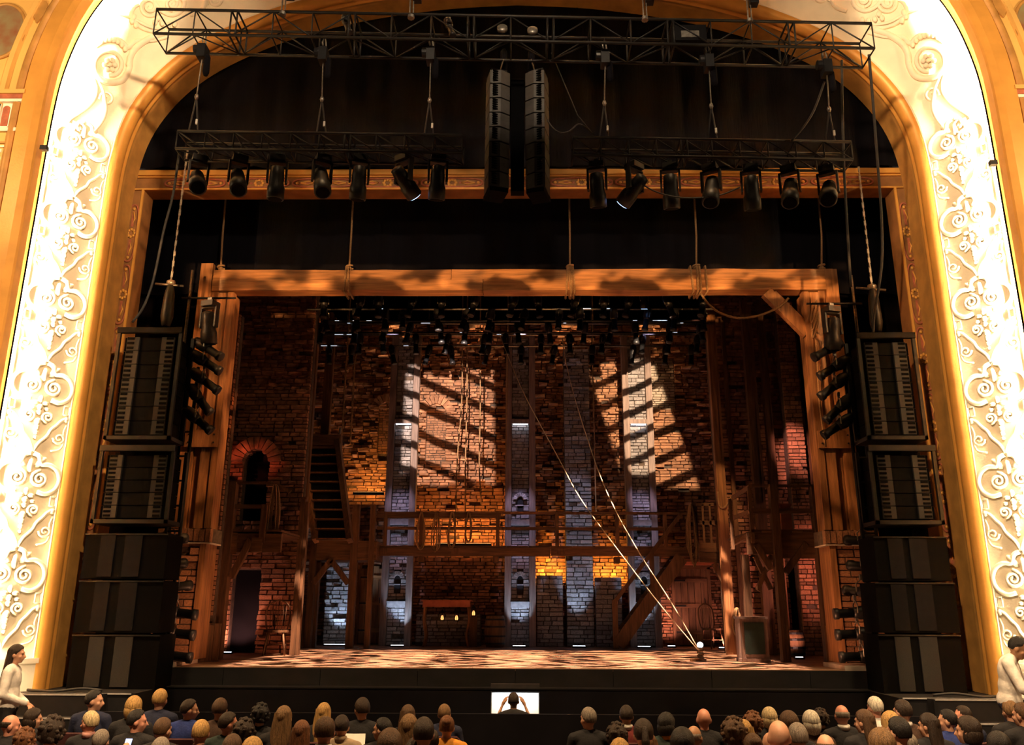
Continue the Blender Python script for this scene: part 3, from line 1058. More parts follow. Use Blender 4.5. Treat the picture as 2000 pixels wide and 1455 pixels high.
holes = []
def hole(x0, y0, x1, y1):
    a = (at(x0, (y0 + y1) / 2, YB).x, at(x1, (y0 + y1) / 2, YB).x, at(x0, y1, YB).z, at(x0, y0, YB).z)
    holes.append(a)
    return a


hA = hole(832, 806, 870, 898)       # bricked window, left bay
hL = hole(738, 800, 770, 885)       # dark bricked window behind the stair
hD = hole(1318, 1112, 1384, 1262)   # plank door
hE = hole(702, 1105, 750, 1262)     # arched door
hC = hole(1262, 700, 1318, 800)     # pale patch
bricks(bw, -7.4, 7.4, .0, 8.5, .02, .25, .078, .12, indiv=300, holes=holes, seed=3, prot=.11, missing=.05,
       score=lambda q: (0 if (-3.0 < q[0] < 4.6 and 2.6 < q[2] < 6.8) else 1, -q[3] * q[5]))
for hh, nm in ((hA, 'window_1'), (hL, 'window_2')):
    e = empty('bricked_window', parent=bw)
    bricks(e, hh[0], hh[1], hh[2], hh[3] + .1, .10, .16, .07, .03, indiv=400, seed=9, prot=.01, missing=0)
    arch_ring(e, (hh[0] + hh[1]) / 2, hh[3] - .02, (hh[1] - hh[0]) / 2, (hh[1] - hh[0]) / 2 + .22, -.06, .14, 11)
e = empty('pale_patch', parent=bw)
bricks(e, hC[0], hC[1], hC[2], hC[3], .06, .22, .07, .06, 'stone', 300, seed=4, prot=.01, missing=0)
mat('patch_brick', (.52, .42, .32), .85, .2, 8, .3, 40, rand=.12)
for c in list(e.children):
    c.material_slots[0].link = 'OBJECT'; c.material_slots[0].material = MATS['patch_brick']


# rough stone panel left of the arched door
x0, x1, z0, z1 = rect(634, 1092, 690, 1262, 21.6)
e = empty('stone_infill_wall', ((x0 + x1) / 2, 21.6, 0), label='rough stone wall between the posts left of the arched door', cat='wall')
h_ = (x1 - x0) / 2
MB().box(-h_, h_, .1, .3, 0, z1).build('core', MATS['mortar'], e)
bricks(e, -h_, h_, 0, z1, .03, .24, .085, .08, 'stone', 300, (), 23, .06, .012, .04)


# doors
def plank_door(nm, hh, y, lab, arched=False, m='timber_dark', n=5):
    d = empty(nm, (0, YB, 0), kind='structure', label=lab, cat='door')
    wd = (hh[1] - hh[0]) / n
    for k in range(n):
        xa = hh[0] + k * wd
        cx = xa + wd / 2 - (hh[0] + hh[1]) / 2
        R_ = (hh[1] - hh[0]) / 2
        top = hh[3] - (R_ - math.sqrt(max(.0001, R_ * R_ - cx * cx * .95))) * .7 if arched else hh[3]
        MB().box(xa + .006, xa + wd - .006, y, y + .05, .03, top).build('plank', MATS[m], d)
    for z in (hh[3] * .18, hh[3] * .52, hh[3] * .85):
        MB().box(hh[0] + .02, hh[1] - .02, y - .03, y, z - .05, z + .05).build('ledge', MATS[m + '_h'], d)
        MB().box(hh[0], hh[0] + .28, y - .045, y - .03, z - .02, z + .02).build('hinge', MATS['fixture_black'], d)
    MB().tube([(hh[1] - .1, y - .05, 1.0), (hh[1] - .1, y - .10, 1.03), (hh[1] - .1, y - .10, 1.12), (hh[1] - .1, y - .05, 1.15)], .012, 6).build('handle', MATS['fixture_black'], d, True)
    MB().box(hh[0] - .07, hh[0], y - .06, y + .08, 0, hh[3] + .05).build('frame', MATS[m], d)
    MB().box(hh[1], hh[1] + .07, y - .06, y + .08, 0, hh[3] + .05).build('frame', MATS[m], d)
    if not arched:
        MB().box(hh[0] - .07, hh[1] + .07, y - .06, y + .08, hh[3], hh[3] + .09).build('lintel', MATS[m + '_h'], d)
    return d


d1 = plank_door('door_1', hD, -.02, 'dark plank door under the red canopy', m='timber_dark')
MB().box(hD[0] - .12, hD[1] + .16, -.40, .0, hD[3] + .10, hD[3] + .17).build('canopy', MATS['shelf_red'], d1)
d2 = plank_door('door_2', hE, -.02, 'orange brown arched wooden door behind the left posts', True, m='timber', n=4) if 'timber_h' in MATS else None
arch_ring(d2, (hE[0] + hE[1]) / 2, hE[3] - (hE[1] - hE[0]) / 2 * .55, (hE[1] - hE[0]) / 2 + .03, (hE[1] - hE[0]) / 2 + .16, -.08, .12, 9, 'timber', .2, PI - .2)

# ---------------------------------------------------------------- timber framed stone towers
YT = 21.35


def tower(cx, lab, px, hi_window=False):
    e = empty('stone_tower', (cx, YT, 0), label=lab, cat='tower')
    H = 7.9
    for s in (-1, 1):
        a, b = sorted((s * .225, s * .385))
        MB().box(a, b, -.06, .16, 0, H).build('upright', MATS['timber_grey'], e)
    MB().box(-.225, .225, .12, .5, 0, H).build('core', MATS['mortar'], e)
    z_l1, z_l2, z_r = 1.03, 3.02, 5.52        # ledges and cross rail
    hol = [(-.075, .075, 1.25, 1.83)]
    if hi_window: hol.append((-.08, .08, 3.2, 3.78))
    bricks(e, -.222, .222, .02, H, .06, .22, .085, .07, 'stone', 300, hol + [(-.14, .14, 1.08, 1.4)] * 0, int(cx * 7) + 30, .035, .010, .03)
    for z in (z_l1, z_l2):
        MB().box(-.23, .23, -.08, .12, z - .12, z + .02).build('ledge_stone', MATS['ledge'], e)
    MB().box(-.225, .225, -.05, .10, z_r - .02, z_r + .10).build('cross_rail', MATS['timber_grey'], e)
    MB().box(-.19, .19, -.052, -.03, z_r - .045, z_r - .022).build('light_bar', MATS['cool_lens'], e)
    wins = [1.60] + ([3.55] if hi_window else [])
    for z in wins:
        wdw = empty('arched_window', parent=e)
        poly = [(-.07, -.36), (.07, -.36)] + [(.07 * math.cos(a), .07 * math.sin(a)) for a in [PI * i / 8 for i in range(9)]]
        MB().prism(poly, .05, Matrix.Translation((0, .085, z)) @ Matrix.Rotation(PI / 2, 4, 'X')).build('pane', MATS['black_paint'], wdw)  # black plate stands for the dark of the opening
        for k in range(9):
            a, b = PI * (k + .08) / 9, PI * (k + .92) / 9
            pl = [(.085 * math.cos(a), .085 * math.sin(a)), (.175 * math.cos(a), .175 * math.sin(a)), (.175 * math.cos(b), .175 * math.sin(b)), (.085 * math.cos(b), .085 * math.sin(b))]
            MB().prism(pl, .07, Matrix.Translation((0, .05, z)) @ Matrix.Rotation(PI / 2, 4, 'X')).build('voussoir', MATS['stone'], wdw)
        MB().tube([(-.075, .02, z)] + [Vector((.075 * math.cos(a), .02, z + .075 * math.sin(a))) for a in [PI * (1 - i / 10) for i in range(11)]] + [(.075, .02, z)], .008, 5).build('rim', MATS['ledge'], wdw)
        MB().box(-.08, .08, .0, .05, z - .16, z - .135).build('glazing_bar', MATS['ledge'], wdw)
    return e


tower(at(778, 1080, YT).x, 'stone tower in a timber frame behind the left of the gallery', 778)
tower(at(1016, 1080, YT).x, 'stone tower in a timber frame at the middle of the set', 1016, True)
tower(at(1256, 1080, YT).x, 'stone tower in a timber frame behind the slanting stair', 1256)

# ---------------------------------------------------------------- recess between the middle and the stair towers
x0, x1, z0, z1 = rect(1104, 690, 1156, 1262, 21.5)
e = empty('stone_pilaster', ((x0 + x1) / 2, 21.5, 0), label='tall rough stone pilaster in the recess right of the middle tower', cat='pilaster')
h_ = (x1 - x0) / 2
MB().box(-h_, h_, .1, .4, 0, 7.6).build('core', MATS['mortar'], e)
bricks(e, -h_, h_, 0, 7.6, .03, .26, .095, .08, 'stone', 300, (), 21, .05, .012, .03)
for px0, px1, ytop, lab in ((1048, 1100, 1122, 'low dark stone wall left of the rough pilaster'), (1164, 1216, 1126, 'low dark stone wall right of the rough pilaster')):
    x0, x1, z0, z1 = rect(px0, ytop, px1, 1262, 21.4)
    e = empty('stone_parapet', ((x0 + x1) / 2, 21.4, 0), label=lab, cat='wall')
    h_ = (x1 - x0) / 2
    MB().box(-h_, h_, .08, .22, 0, z1 - .02).build('core', MATS['mortar'], e)
    bricks(e, -h_, h_, 0, z1, .02, .26, .10, .07, 'stone', 300, (), int(px0), .03, .010, .01)
    for k in range(4):
        pass

# ---------------------------------------------------------------- gallery (catwalk) with rails
YG = 20.35
g = empty('gallery', (0, YG, 0), label='timber gallery with rails crossing the back of the stage', cat='gallery')


def gz(py):
    return at(1000, py, YG).z


def gx(px, py=1040):
    return at(px, py, YG).x


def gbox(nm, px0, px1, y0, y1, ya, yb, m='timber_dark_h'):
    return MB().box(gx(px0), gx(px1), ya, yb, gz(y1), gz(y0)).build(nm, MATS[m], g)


gbox('fascia_beam', 735, 1075, 1069, 1086, 0, .12)
gbox('fascia_beam', 1076, 1364, 1068, 1085, 0, .12)
for k in range(14):
    a, b = 735 + (1330 - 735) * k / 14, 735 + (1330 - 735) * (k + 1) / 14
    gbox('deck_plank', a, b - 1, 1066, 1068, 0, .62)
gbox('top_rail', 735, 978, 1000, 1012, 0, .07)
gbox('top_rail', 979, 1362, 999, 1004, 0, .07)
MB().tube([(gx(1347), -.10, gz(987)), (gx(1347), .08, gz(990))], .018, 6).build('peg', MATS['timber_dark'], g)
gbox('end_post', 1356, 1364, 980, 1086, 0, .1, 'timber_dark')
gbox('middle_rail', 735, 978, 1029, 1035, .01, .06)
gbox('middle_rail', 979, 1330, 1029, 1035, .01, .06)
for px in (752, 822, 972, 1088, 1206, 1300):
    gbox('baluster', px - 3.5, px + 3.5, 1000, 1068, -.01, .07, 'timber_dark')
for px in (822, 968, 1206):
    a = at(px, 1086, YG)
    gbox('bracket', px - 5, px + 5, 1086, 1098, .12, .5, 'timber_dark')
for px in (590 + 160, 890, 1095):
    gbox('joist_end', px - 8, px + 8, 1071, 1083, -.03, 0, 'black_paint' if False else 'timber_dark')
# floor posts of the gallery
for px, w_ in ((606, 12), (688, 14), (722, 10)):
    post('support_post', px, 985 if px > 640 else 1040, 1268, YG - .5, w_, .16, 'timber_dark', g).location = (0, -YG, 0)
for o in [c for c in g.children if c.name.startswith('support_post')]:
    for v in o.data.vertices:
        v.co.z = max(v.co.z, 0) if v.co.z < .3 else v.co.z
# landing under the hanging stair
x0, x1, z0, z1 = rect(598, 1056, 735, 1094, YG - .45)
MB().box(x0, x1, -.45, .5, z0, z1).build('landing_beam', MATS['timber_dark_h'], g)
for a, b in (((612, 1140), (648, 1092)), ((680, 1140), (648, 1095))):
    p, q = at(*a, YG - .47), at(*b, YG - .47)
    strut('landing_brace', p - Vector((0, YG, 0)), q - Vector((0, YG, 0)), .12, .1, 'timber_dark', g)

# coils of rope over the gallery rail
def coil(px, y0, y1, Y, wpx, lab, n=4, r_=.014, m='rope'):
    a = at(px, y0, Y)
    h = (a.z - at(px, y1, Y).z) / 2
    wd = (at(px + wpx / 2, y0, Y).x - a.x)
    e = empty('rope_coil', (a.x, a.y, a.z - 2 * h), label=lab, cat='rope coil')
    for k in range(n):
        s = RNG.uniform(.8, 1.05)
        ph = RNG.uniform(-.02, .02)
        s2 = RNG.uniform(.25, .75)
        pts = [Vector((wd * s2 * math.sin(t) * (1 - .4 * math.cos(t)) + ph, -.03 - .02 * k + .012 * math.sin(3 * t), h + h * RNG.uniform(.985, 1.0) * math.cos(t) - (0 if math.cos(t) > 0 else h * .06 * k))) for t in [2 * PI * i / 22 for i in range(22)]]
        MB().tube(pts, r_, 5, closed=True).build('turn', MATS[m], e, True)
    return e


coil(824, 1000, 1070, YG - .03, 20, 'first rope coil on the gallery rail, beside the left stone tower', 3)
coil(853, 1000, 1074, YG - .03, 22, 'second rope coil on the gallery rail, counted from the left stone tower', 3)
coil(884, 999, 1068, YG - .03, 22, 'third rope coil on the gallery rail, counted from the left stone tower', 3)
coil(916, 999, 1058, YG - .03, 22, 'fourth rope coil on the gallery rail, farthest from the left stone tower', 2)
coil(1347, 985, 1082, YG - .03, 26, 'large pale rope coil hung where the slanting stair meets the gallery', 10, .013)

# ---------------------------------------------------------------- slanting stair, right of the recess
YS = 20.2
st = empty('slanting_stair', (at(1262, 1260, YS).x, YS, 0), label='dark timber stair slanting up to the right end of the gallery', cat='stair')
o0 = st.location.copy()
pA, pB = at(1208, 1256, YS), at(1332, 1088, YS)
pA.z = .10
dv = pB - pA
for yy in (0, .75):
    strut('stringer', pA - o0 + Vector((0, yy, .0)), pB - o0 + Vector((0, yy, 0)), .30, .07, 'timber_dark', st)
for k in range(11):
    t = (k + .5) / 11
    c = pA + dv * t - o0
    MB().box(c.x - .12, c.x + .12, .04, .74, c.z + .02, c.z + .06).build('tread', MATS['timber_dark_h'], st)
hA_, hB_ = at(1200, 1176, YS), at(1330, 1004, YS)
strut('handrail', hA_ - o0, hB_ - o0, .09, .08, 'timber_dark', st)
MB().box(hA_.x - o0.x - .05, hA_.x - o0.x + .07, -.02, .09, 0, hA_.z + .05).build('newel_post', MATS['timber_dark'], st)
hm = hA_.lerp(hB_, .55)
MB().box(hm.x - o0.x - .05, hm.x - o0.x + .05, -.02, .07, (pA + dv * .55).z, hm.z).build('baluster', MATS['timber_dark'], st)

# ---------------------------------------------------------------- hanging stair, left
YH = 18.9
hs = empty('hanging_stair', at(648, 1052, YH), label='steep dark stair with tread edges coloured as lit rising above the left gallery end', cat='stair')
o0 = hs.location.copy()
bl, br = at(619, 1052, YH) - o0, at(681, 1052, YH) - o0
tl, tr = at(592, 872, YH + .9) - o0, at(655, 872, YH + .9) - o0
strut('stringer', bl + Vector((-.03, 0, -.05)), tl + Vector((-.05, 0, .12)), .10, .24, 'timber', hs)
strut('stringer', br + Vector((.03, 0, -.05)), tr + Vector((.05, 0, .12)), .12, .24, 'timber_dark', hs)
NT = 10
for k in range(NT + 1):
    t = k / NT
    a, b = bl.lerp(tl, t), br.lerp(tr, t)
    MB().box(a.x, b.x, a.y - .09, a.y + .14, a.z - .03, a.z).build('tread', MATS['timber_dark_h'], hs)
    MB().box(a.x, b.x, a.y - .10, a.y - .088, a.z - .012, a.z + .008).build('nosing', MATS['timber'], hs)  # lighter timber stands for light catching the tread edges
    if k < NT:
        a2 = bl.lerp(tl, t + 1 / NT)
        MB().box(a.x + .0, b.x, a.y + .10, a.y + .125, a.z, a2.z - .03).build('riser', MATS['black_paint'], hs)
hd0, hd1 = at(586, 866, YH + .8) - o0, at(660, 866, YH + .8) - o0
MB().box(hd0.x - .04, hd1.x + .06, hd0.y, hd0.y + .2, hd0.z - .12, hd0.z + .22).build('header_beam', MATS['timber_dark_h'], hs)
for x_ in (hd0.x, hd1.x):
    MB().tube([(x_, hd0.y + .1, hd0.z + .2), (x_ + .02, hd0.y + .1, hd0.z + .4)], .03, 6).build('lifting_eye', MATS['steel'], hs, True)
for pts, lab in (([(587, 858), (588, 800), (591, 700), (593, 600), (594, 575)], 'rope rising from the left corner of the hanging stair'), ([(668, 850), (672, 780), (678, 680), (683, 600), (686, 575)], 'rope rising from the right corner of the hanging stair'), ([(684, 868), (688, 800), (692, 720), (695, 690)], 'shorter rope hanging just right of the hanging stair')):
    rope('hoist_rope', crom([at(x, y, YH + .7) for x, y in pts], 3) + [Vector((at(*pts[-1], YH + .7).x, YH + .7, 11.9))], .02, lab)

# ---------------------------------------------------------------- side walls of the set
def side_wall(nm, Y, px0, px1, ytop, holes_px, lab, seed, indiv=300, narch=0):
    x0, x1 = at(px0, 1000, Y).x, at(px1, 1000, Y).x
    e = empty(nm, (0, Y, 0), kind='structure', label=lab, cat='wall')
    zt = at((px0 + px1) / 2, ytop, Y).z
    hs_ = []
    for (a, b, c, d) in holes_px:
        q = rect(a, b, c, d, Y)
        hs_.append((q[0], q[1], q[2], q[3]))
    for q in list(hs_)[:narch]:
        r_, cx_ = (q[1] - q[0]) / 2, (q[0] + q[1]) / 2
        for k in range(6):
            za, zb = k / 6 * r_, (k + 1) / 6 * r_
            hw_ = math.sqrt(max(0, r_ * r_ - ((za + zb) / 2) ** 2))
            hs_.append((cx_ - hw_, cx_ + hw_, q[3] + za, q[3] + zb))
    # mortar bed in pieces around the openings
    xs = sorted({x0, x1} | {h[0] for h in hs_} | {h[1] for h in hs_})
    for a, b in zip(xs, xs[1:]):
        zs = [(0, zt)]
        for h in hs_:
            if h[0] - 1e-6 <= a and b <= h[1] + 1e-6:
                nz = []
                for (c, d) in zs:
                    if h[2] > c: nz.append((c, min(d, h[2])))
                    if h[3] < d: nz.append((max(c, h[3]), d))
                zs = nz
        for c, d in zs:
            if d - c > .01:
                MB().box(a, b, .1, .28, c, d).build('mortar_bed', MATS['mortar'], e)
    bricks(e, x0, x1, 0, zt, .02, .26, .088, .1, 'brick', indiv, hs_, seed, .06, .012, .02, score=lambda q: (0 if q[2] < 4.2 else 1, -q[3] * q[5]))
    return e, hs_


YL = 17.5
wl, hL_ = side_wall('wall_left', YL, 398, 588, 560, [(470, 902, 520, 1020), (446, 1112, 502, 1290)], 'dark brick wall with an arch at the left of the set', 41, narch=1)
h = hL_[0]
arch_ring(wl, (h[0] + h[1]) / 2, h[3], (h[1] - h[0]) / 2, (h[1] - h[0]) / 2 + .26, -.06, .2, 11)
MB().box(h[0] - .1, h[1] + .1, .3, .34, h[2], h[3] + .4).build('black_backing', MATS['pit_black'], wl)  # black sheet stands for the darkness beyond the arch
h = hL_[1]
MB().box(h[0] - .1, h[1] + .1, .3, .34, 0, h[3] + .2).build('black_backing', MATS['pit_black'], wl)  # black sheet stands for the dark of the lower doorway
YR = 18.4
wr, hR_ = side_wall('wall_right', YR, 1404, 1660, 560, [(1478, 1010, 1500, 1060), (1545, 1100, 1570, 1250)], 'dark brick wall at the right of the set', 42)
h = hR_[1]
MB().box(h[0] - .1, h[1] + .1, .3, .34, 0, h[3] + .2).build('black_backing', MATS['pit_black'], wr)  # black sheets stand for the darkness behind both openings
h = hR_[0]
MB().box(h[0] - .1, h[1] + .1, .3, .34, h[2], h[3]).build('black_backing', MATS['pit_black'], wr)
# near brick returns just inside the portal posts
for s, n_, px0, px1 in ((-1, 'left', 408, 442), (1, 'right', 1596, 1632)):
    Y = 15.12
    x0, x1 = at(px0, 900, Y).x, at(px1, 900, Y).x
    e = empty('brick_return', ((x0 + x1) / 2, Y, 0), label='narrow brick return just inside the %s portal post' % n_, cat='wall')
    hw = (x1 - x0) / 2
    MB().box(-hw, hw, .1, .24, 0, 6.3).build('core', MATS['mortar'], e)
    bricks(e, -hw, hw, 0, 6.3, .02, .24, .088, .1, 'brick', 300, (), 50 + s, .05)

# ---------------------------------------------------------------- uprights that run up into the flies
def upright(px, y0, y1, Y, w_, lab, m='timber_dark', dep=.16):
    ym = (y0 + y1) / 2
    x0, x1 = at(px - w_ / 2, ym, Y).x, at(px + w_ / 2, ym, Y).x
    z1 = at(px, y0, Y).z
    e = empty('timber_upright', ((x0 + x1) / 2, Y, 0), label=lab, cat='post')
    hw = (x1 - x0) / 2
    MB().box(-hw, hw * .25, 0, dep, 0, z1).build('board', MATS[m], e)
    MB().box(hw * .3, hw, .02, dep, 0, z1 * .985).build('board', MATS[m], e)
    return e


upright(584, 975, 1275, 16.95, 16, 'tall dark upright beside the foot of the hanging stair')
upright(606, 575, 1000, 18.2, 12, 'tall dark upright close left of the hanging stair ropes')
upright(636, 610, 1000, 20.12, 16, 'tall upright behind the hanging stair')
upright(1408, 585, 1268, 18.0, 18, 'tall upright right of the plank door with a rope sling', 'timber')
upright(1482, 585, 1268, 17.9, 20, 'tall dark upright between the rope sling and the red chimney')
upright(1512, 585, 1268, 18.0, 14, 'slim dark upright close left of the red chimney')
upright(1592, 585, 1268, 18.0, 10, 'slim upright close right of the red chimney')
upright(1424, 620, 1000, 18.25, 8, 'thin batten beside the upright with the rope sling', 'timber_dark', .06)
# brick chimney
Y = 17.92
x0, x1, z0, z1 = rect(1534, 590, 1568, 1040, Y)
ch = empty('brick_chimney', ((x0 + x1) / 2, Y, 0), label='tall narrow brick chimney lit red behind the right platform', cat='chimney')
hw = (x1 - x0) / 2
MB().box(-hw + .02, hw - .02, .03, .35, 0, z1).build('core', MATS['mortar'], ch)
bricks(ch, -hw, hw, 0, z1, .0, .17, .08, .06, 'brick', 300, (), 61, .03)
rope('rope_sling', crom([at(x, y, 17.985) for x, y in [(1402, 960), (1404, 985), (1412, 992), (1420, 985), (1428, 970)]], 4), .02, 'rope sling hung on the upright right of the plank door')


# ---------------------------------------------------------------- platforms
def fz(py, Y):
    return at(1000, py, Y).z


class Plat:
    def __init__(s, nm, lab, Y, px):
        s.Y = Y
        s.e = empty(nm, (at(px, 1290, Y).x, Y, 0), label=lab, cat='platform')
        s.o = s.e.location.copy()

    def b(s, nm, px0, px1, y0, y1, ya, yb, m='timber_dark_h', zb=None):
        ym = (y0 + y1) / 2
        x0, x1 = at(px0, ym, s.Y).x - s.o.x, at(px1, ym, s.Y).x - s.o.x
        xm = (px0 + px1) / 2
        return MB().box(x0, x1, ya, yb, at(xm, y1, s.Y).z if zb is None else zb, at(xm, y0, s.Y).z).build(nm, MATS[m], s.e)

    def s(s, nm, a, b, w_=.11, dep=.1, y=0, m='timber_dark', Y2=None):
        p, q = at(*a, s.Y) - s.o, at(*b, s.Y) - s.o
        p.y += y; q.y += y
        return strut(nm, p, q, w_, dep, m, s.e)


pl = Plat('left_platform' if False else 'timber_platform', 'timber platform with rails left of the hanging stair', 15.6, 470)
for k in range(6):
    pl.b('deck_plank', 400 + 25 * k, 424 + 25 * k, 1034, 1038, 0, 1.7)
pl.b('fascia_beam', 396, 462, 1040, 1082, 0, .12)
pl.b('fascia_beam', 462, 548, 1042, 1078, .02, .12)
pl.b('under_deck_board', 396, 548, 1039, 1041, .1, 1.7)  # thin board under the deck planks
pl.b('post', 432, 447, 942, 1290, -.06, .12, 'timber_dark', 0)
pl.b('post', 508, 519, 985, 1060, -.02, .08, 'timber_dark')
pl.b('post', 535, 547, 950, 1285, 1.5, 1.65, 'timber_dark', 0)
pl.b('top_rail', 402, 530, 940, 945, 0, .06)
pl.b('middle_rail', 402, 520, 985, 993, 0, .06)
pl.s('brace', (424, 1130), (400, 1058))
pl.s('brace', (452, 1128), (490, 1054))
pl.s('side_rail', (530, 942), (556, 955), .07, .06, .4)
pl.b('side_board', 492, 512, 1050, 1078, -.04, .02)
a, b = at(580, 975, 16.4), at(578, 1285, 16.4)
coil(542, 948, 1042, 15.9, 28, 'hank of pale rope hanging at the end of the left platform', 10, .012)
pr = Plat('timber_platform', 'timber platform with rails and knee braces right of the green cabinet', 15.6, 1540)
for k in range(8):
    pr.b('deck_plank', 1468 + 20 * k, 1487 + 20 * k, 1036, 1040, 0, 1.9)
pr.b('fascia_beam', 1462, 1520, 1040, 1082, .05, .15)
pr.b('fascia_beam', 1522, 1622, 1040, 1090, .05, .15)
pr.b('post', 1515, 1530, 946, 1292, -.06, .12, 'timber_dark', 0)
pr.b('post', 1598, 1612, 950, 1285, -.06, .12, 'timber_dark', 0)
pr.b('post', 1470, 1484, 1080, 1288, .5, .64, 'timber_dark', 0)
pr.b('top_rail', 1466, 1622, 946, 951, 0, .06)
pr.b('middle_rail', 1466, 1622, 993, 1002, 0, .06)
pr.b('bottom_rail', 1468, 1620, 1034, 1037, 0, .05)
pr.s('knee_brace', (1536, 1118), (1576, 1062), .11, .1, .06)
pr.s('knee_brace', (1508, 1112), (1478, 1064), .11, .1, .06)
pr.s('cross_brace', (1488, 1152), (1516, 1082), .08, .07, .3)
pr.s('cross_brace', (1484, 1084), (1516, 1150), .08, .07, .34)
pr.b('baluster', 1464, 1471, 950, 1060, 0, .06, 'timber_dark')
pr.b('baluster', 1449, 1455, 962, 1066, .9, .96, 'timber_dark')
for ya, yb in ((950, 972), (998, 1012), (1044, 1062)):
    p = at(1466, ya, 15.6) - pr.o
    q = at(1432, yb, 17.6) - pr.o
    strut('side_rail', p, q, .08, .06, 'timber_dark', pr.e)
pr.b('low_newel', 1612, 1634, 1222, 1292, -.08, .1, 'timber', 0)
# link gallery between the stair head and the right platform
pk = Plat('link_gallery', 'short timber gallery joining the big rope coil to the right platform', 18.6, 1400)
pk.b('fascia_beam', 1366, 1440, 1060, 1078, 0, .1)
pk.b('lower_beam', 1366, 1440, 1079, 1098, .02, .12)
pk.b('top_rail', 1360, 1432, 982, 988, 0, .06)
pk.b('middle_rail', 1366, 1434, 1017, 1025, 0, .06)
for px in (1388, 1400, 1374):
    pk.b('baluster', px - 2, px + 2, 985, 1060, .0, .05, 'timber_dark')
pk.b('post', 1422, 1436, 1078, 1276, .1, .24, 'timber_dark', 0)
pk.b('post', 1440, 1447, 1060, 1270, .2, .3, 'timber_dark', 0)
pk.s('brace', (1424, 1160), (1394, 1100), .1, .09)
bp = at(1538, 1036, 16.6)
MB().box(-.10, .10, 0, .2, 0, .56).box(-.12, .12, -.02, .22, .56, .60).build('tall_box', MATS['shelf_red'], None, label='tall orange lit cabinet behind the rails of the right platform', cat='cabinet', loc=(bp.x, bp.y, at(1540, 1036, 15.6).z + .008))

# ---------------------------------------------------------------- things standing about the stage
def windsor(loc, rz, lab):
    e = empty('windsor_chair', loc, rz, lab, 'chair')
    poly = [(.23 * math.cos(a), .21 * math.sin(a)) for a in [2 * PI * i / 14 for i in range(14)]]
    MB().prism(poly, .04, Matrix.Translation((0, 0, .42))).build('seat', MATS['timber_dark'], e)
    for sx in (-1, 1):
        for sy in (-1, 1):
            MB().tube([(sx * .14, sy * .13, .42), (sx * .20, sy * .19, 0)], .017, 6).build('leg', MATS['timber_dark'], e, True)
        MB().tube([(sx * .17, -.16, .2), (sx * .17, .16, .2)], .011, 6).build('stretcher', MATS['timber_dark'], e, True)
    MB().tube([(-.17, 0, .2), (.17, 0, .2)], .011, 6).build('stretcher', MATS['timber_dark'], e, True)
    bow = crom([(-.19, .14, .46), (-.23, .17, .70), (-.19, .19, .92), (0, .2, 1.02), (.19, .19, .92), (.23, .17, .70), (.19, .14, .46)], 4)
    MB().tube(bow, .015, 6).build('bow', MATS['timber_dark'], e, True)
    for k in range(7):
        x = -.15 + .05 * k
        MB().tube([(x * .9, .14, .46), (x, .185, .99 - x * x * 4.0)], .007, 5).build('spindle', MATS['timber_dark'], e, True)
    return e


p = at(536, 1277, 16.85)
windsor((p.x, 16.85, 0), .2, 'dark spindle back chair in front of the left upright')
p = atz(578, 1262, 0)
e = empty('pale_panel', (p.x, p.y, 0), label='pale cream board standing behind the spindle back chair', cat='board')
MB().box(-.18, .18, -.02, .02, .0, .92).build('face', MATS['plaster_patch'], e)
MB().box(-.2, -.16, -.03, .03, 0, .95).build('frame', MATS['timber'], e)
MB().box(.16, .2, -.03, .03, 0, .95).build('frame', MATS['timber'], e)
p = at(1465, 1288, 15.8)
e = empty('green_cabinet', (p.x, 15.4, 0), label='weathered green panel cabinet under the right platform', cat='cabinet')
MB().box(-.24, .24, 0, .35, .06, .72).build('body', MATS['timber_grey'], e)
MB().box(-.17, .17, -.02, 0, .13, .66).build('door', MATS['green_board'], e)
MB().box(-.25, .25, -.03, .37, .72, .76).build('top', MATS['timber_grey'], e)
MB().box(-.25, .25, -.03, .36, 0, .06).build('base', MATS['timber_grey'], e)
# mantel table
YM = 20.9
x0, x1, z0, z1 = rect(826, 1176, 918, 1186, YM)
zt = fz(1175, YM)
e = empty('mantel_table', ((x0 + x1) / 2, YM, 0), label='brown side table with slim curved legs below the gallery', cat='table')
hw = (x1 - x0) / 2
MB().box(-hw, hw, 0, .4, zt - .13, zt).build('apron', MATS['shelf_red'], e)
MB().box(-hw - .04, hw + .04, -.03, .43, zt, zt + .03).build('table_top', MATS['shelf_red'], e)
for sx in (-1, 1):
    for yy in (.03, .37):
        MB().tube(crom([(sx * (hw - .05), yy, zt - .1), (sx * (hw - .02), yy, zt * .6), (sx * (hw - .08), yy, zt * .25), (sx * (hw - .03), yy, 0)], 4), .028, 6).build('leg', MATS['timber'], e, True)
e2 = empty('hearth_stone', ((x0 + x1) / 2, YM + .55, 0), label='low stone hearth behind the side table', cat='hearth')
MB().box(-hw * 1.4, hw * 1.4, .1, .5, 0, .75).build('core', MATS['mortar'], e2)
bricks(e2, -hw * 1.4, hw * 1.4, 0, .75, .02, .26, .09, .09, 'stone', 300, (), 71, .03)
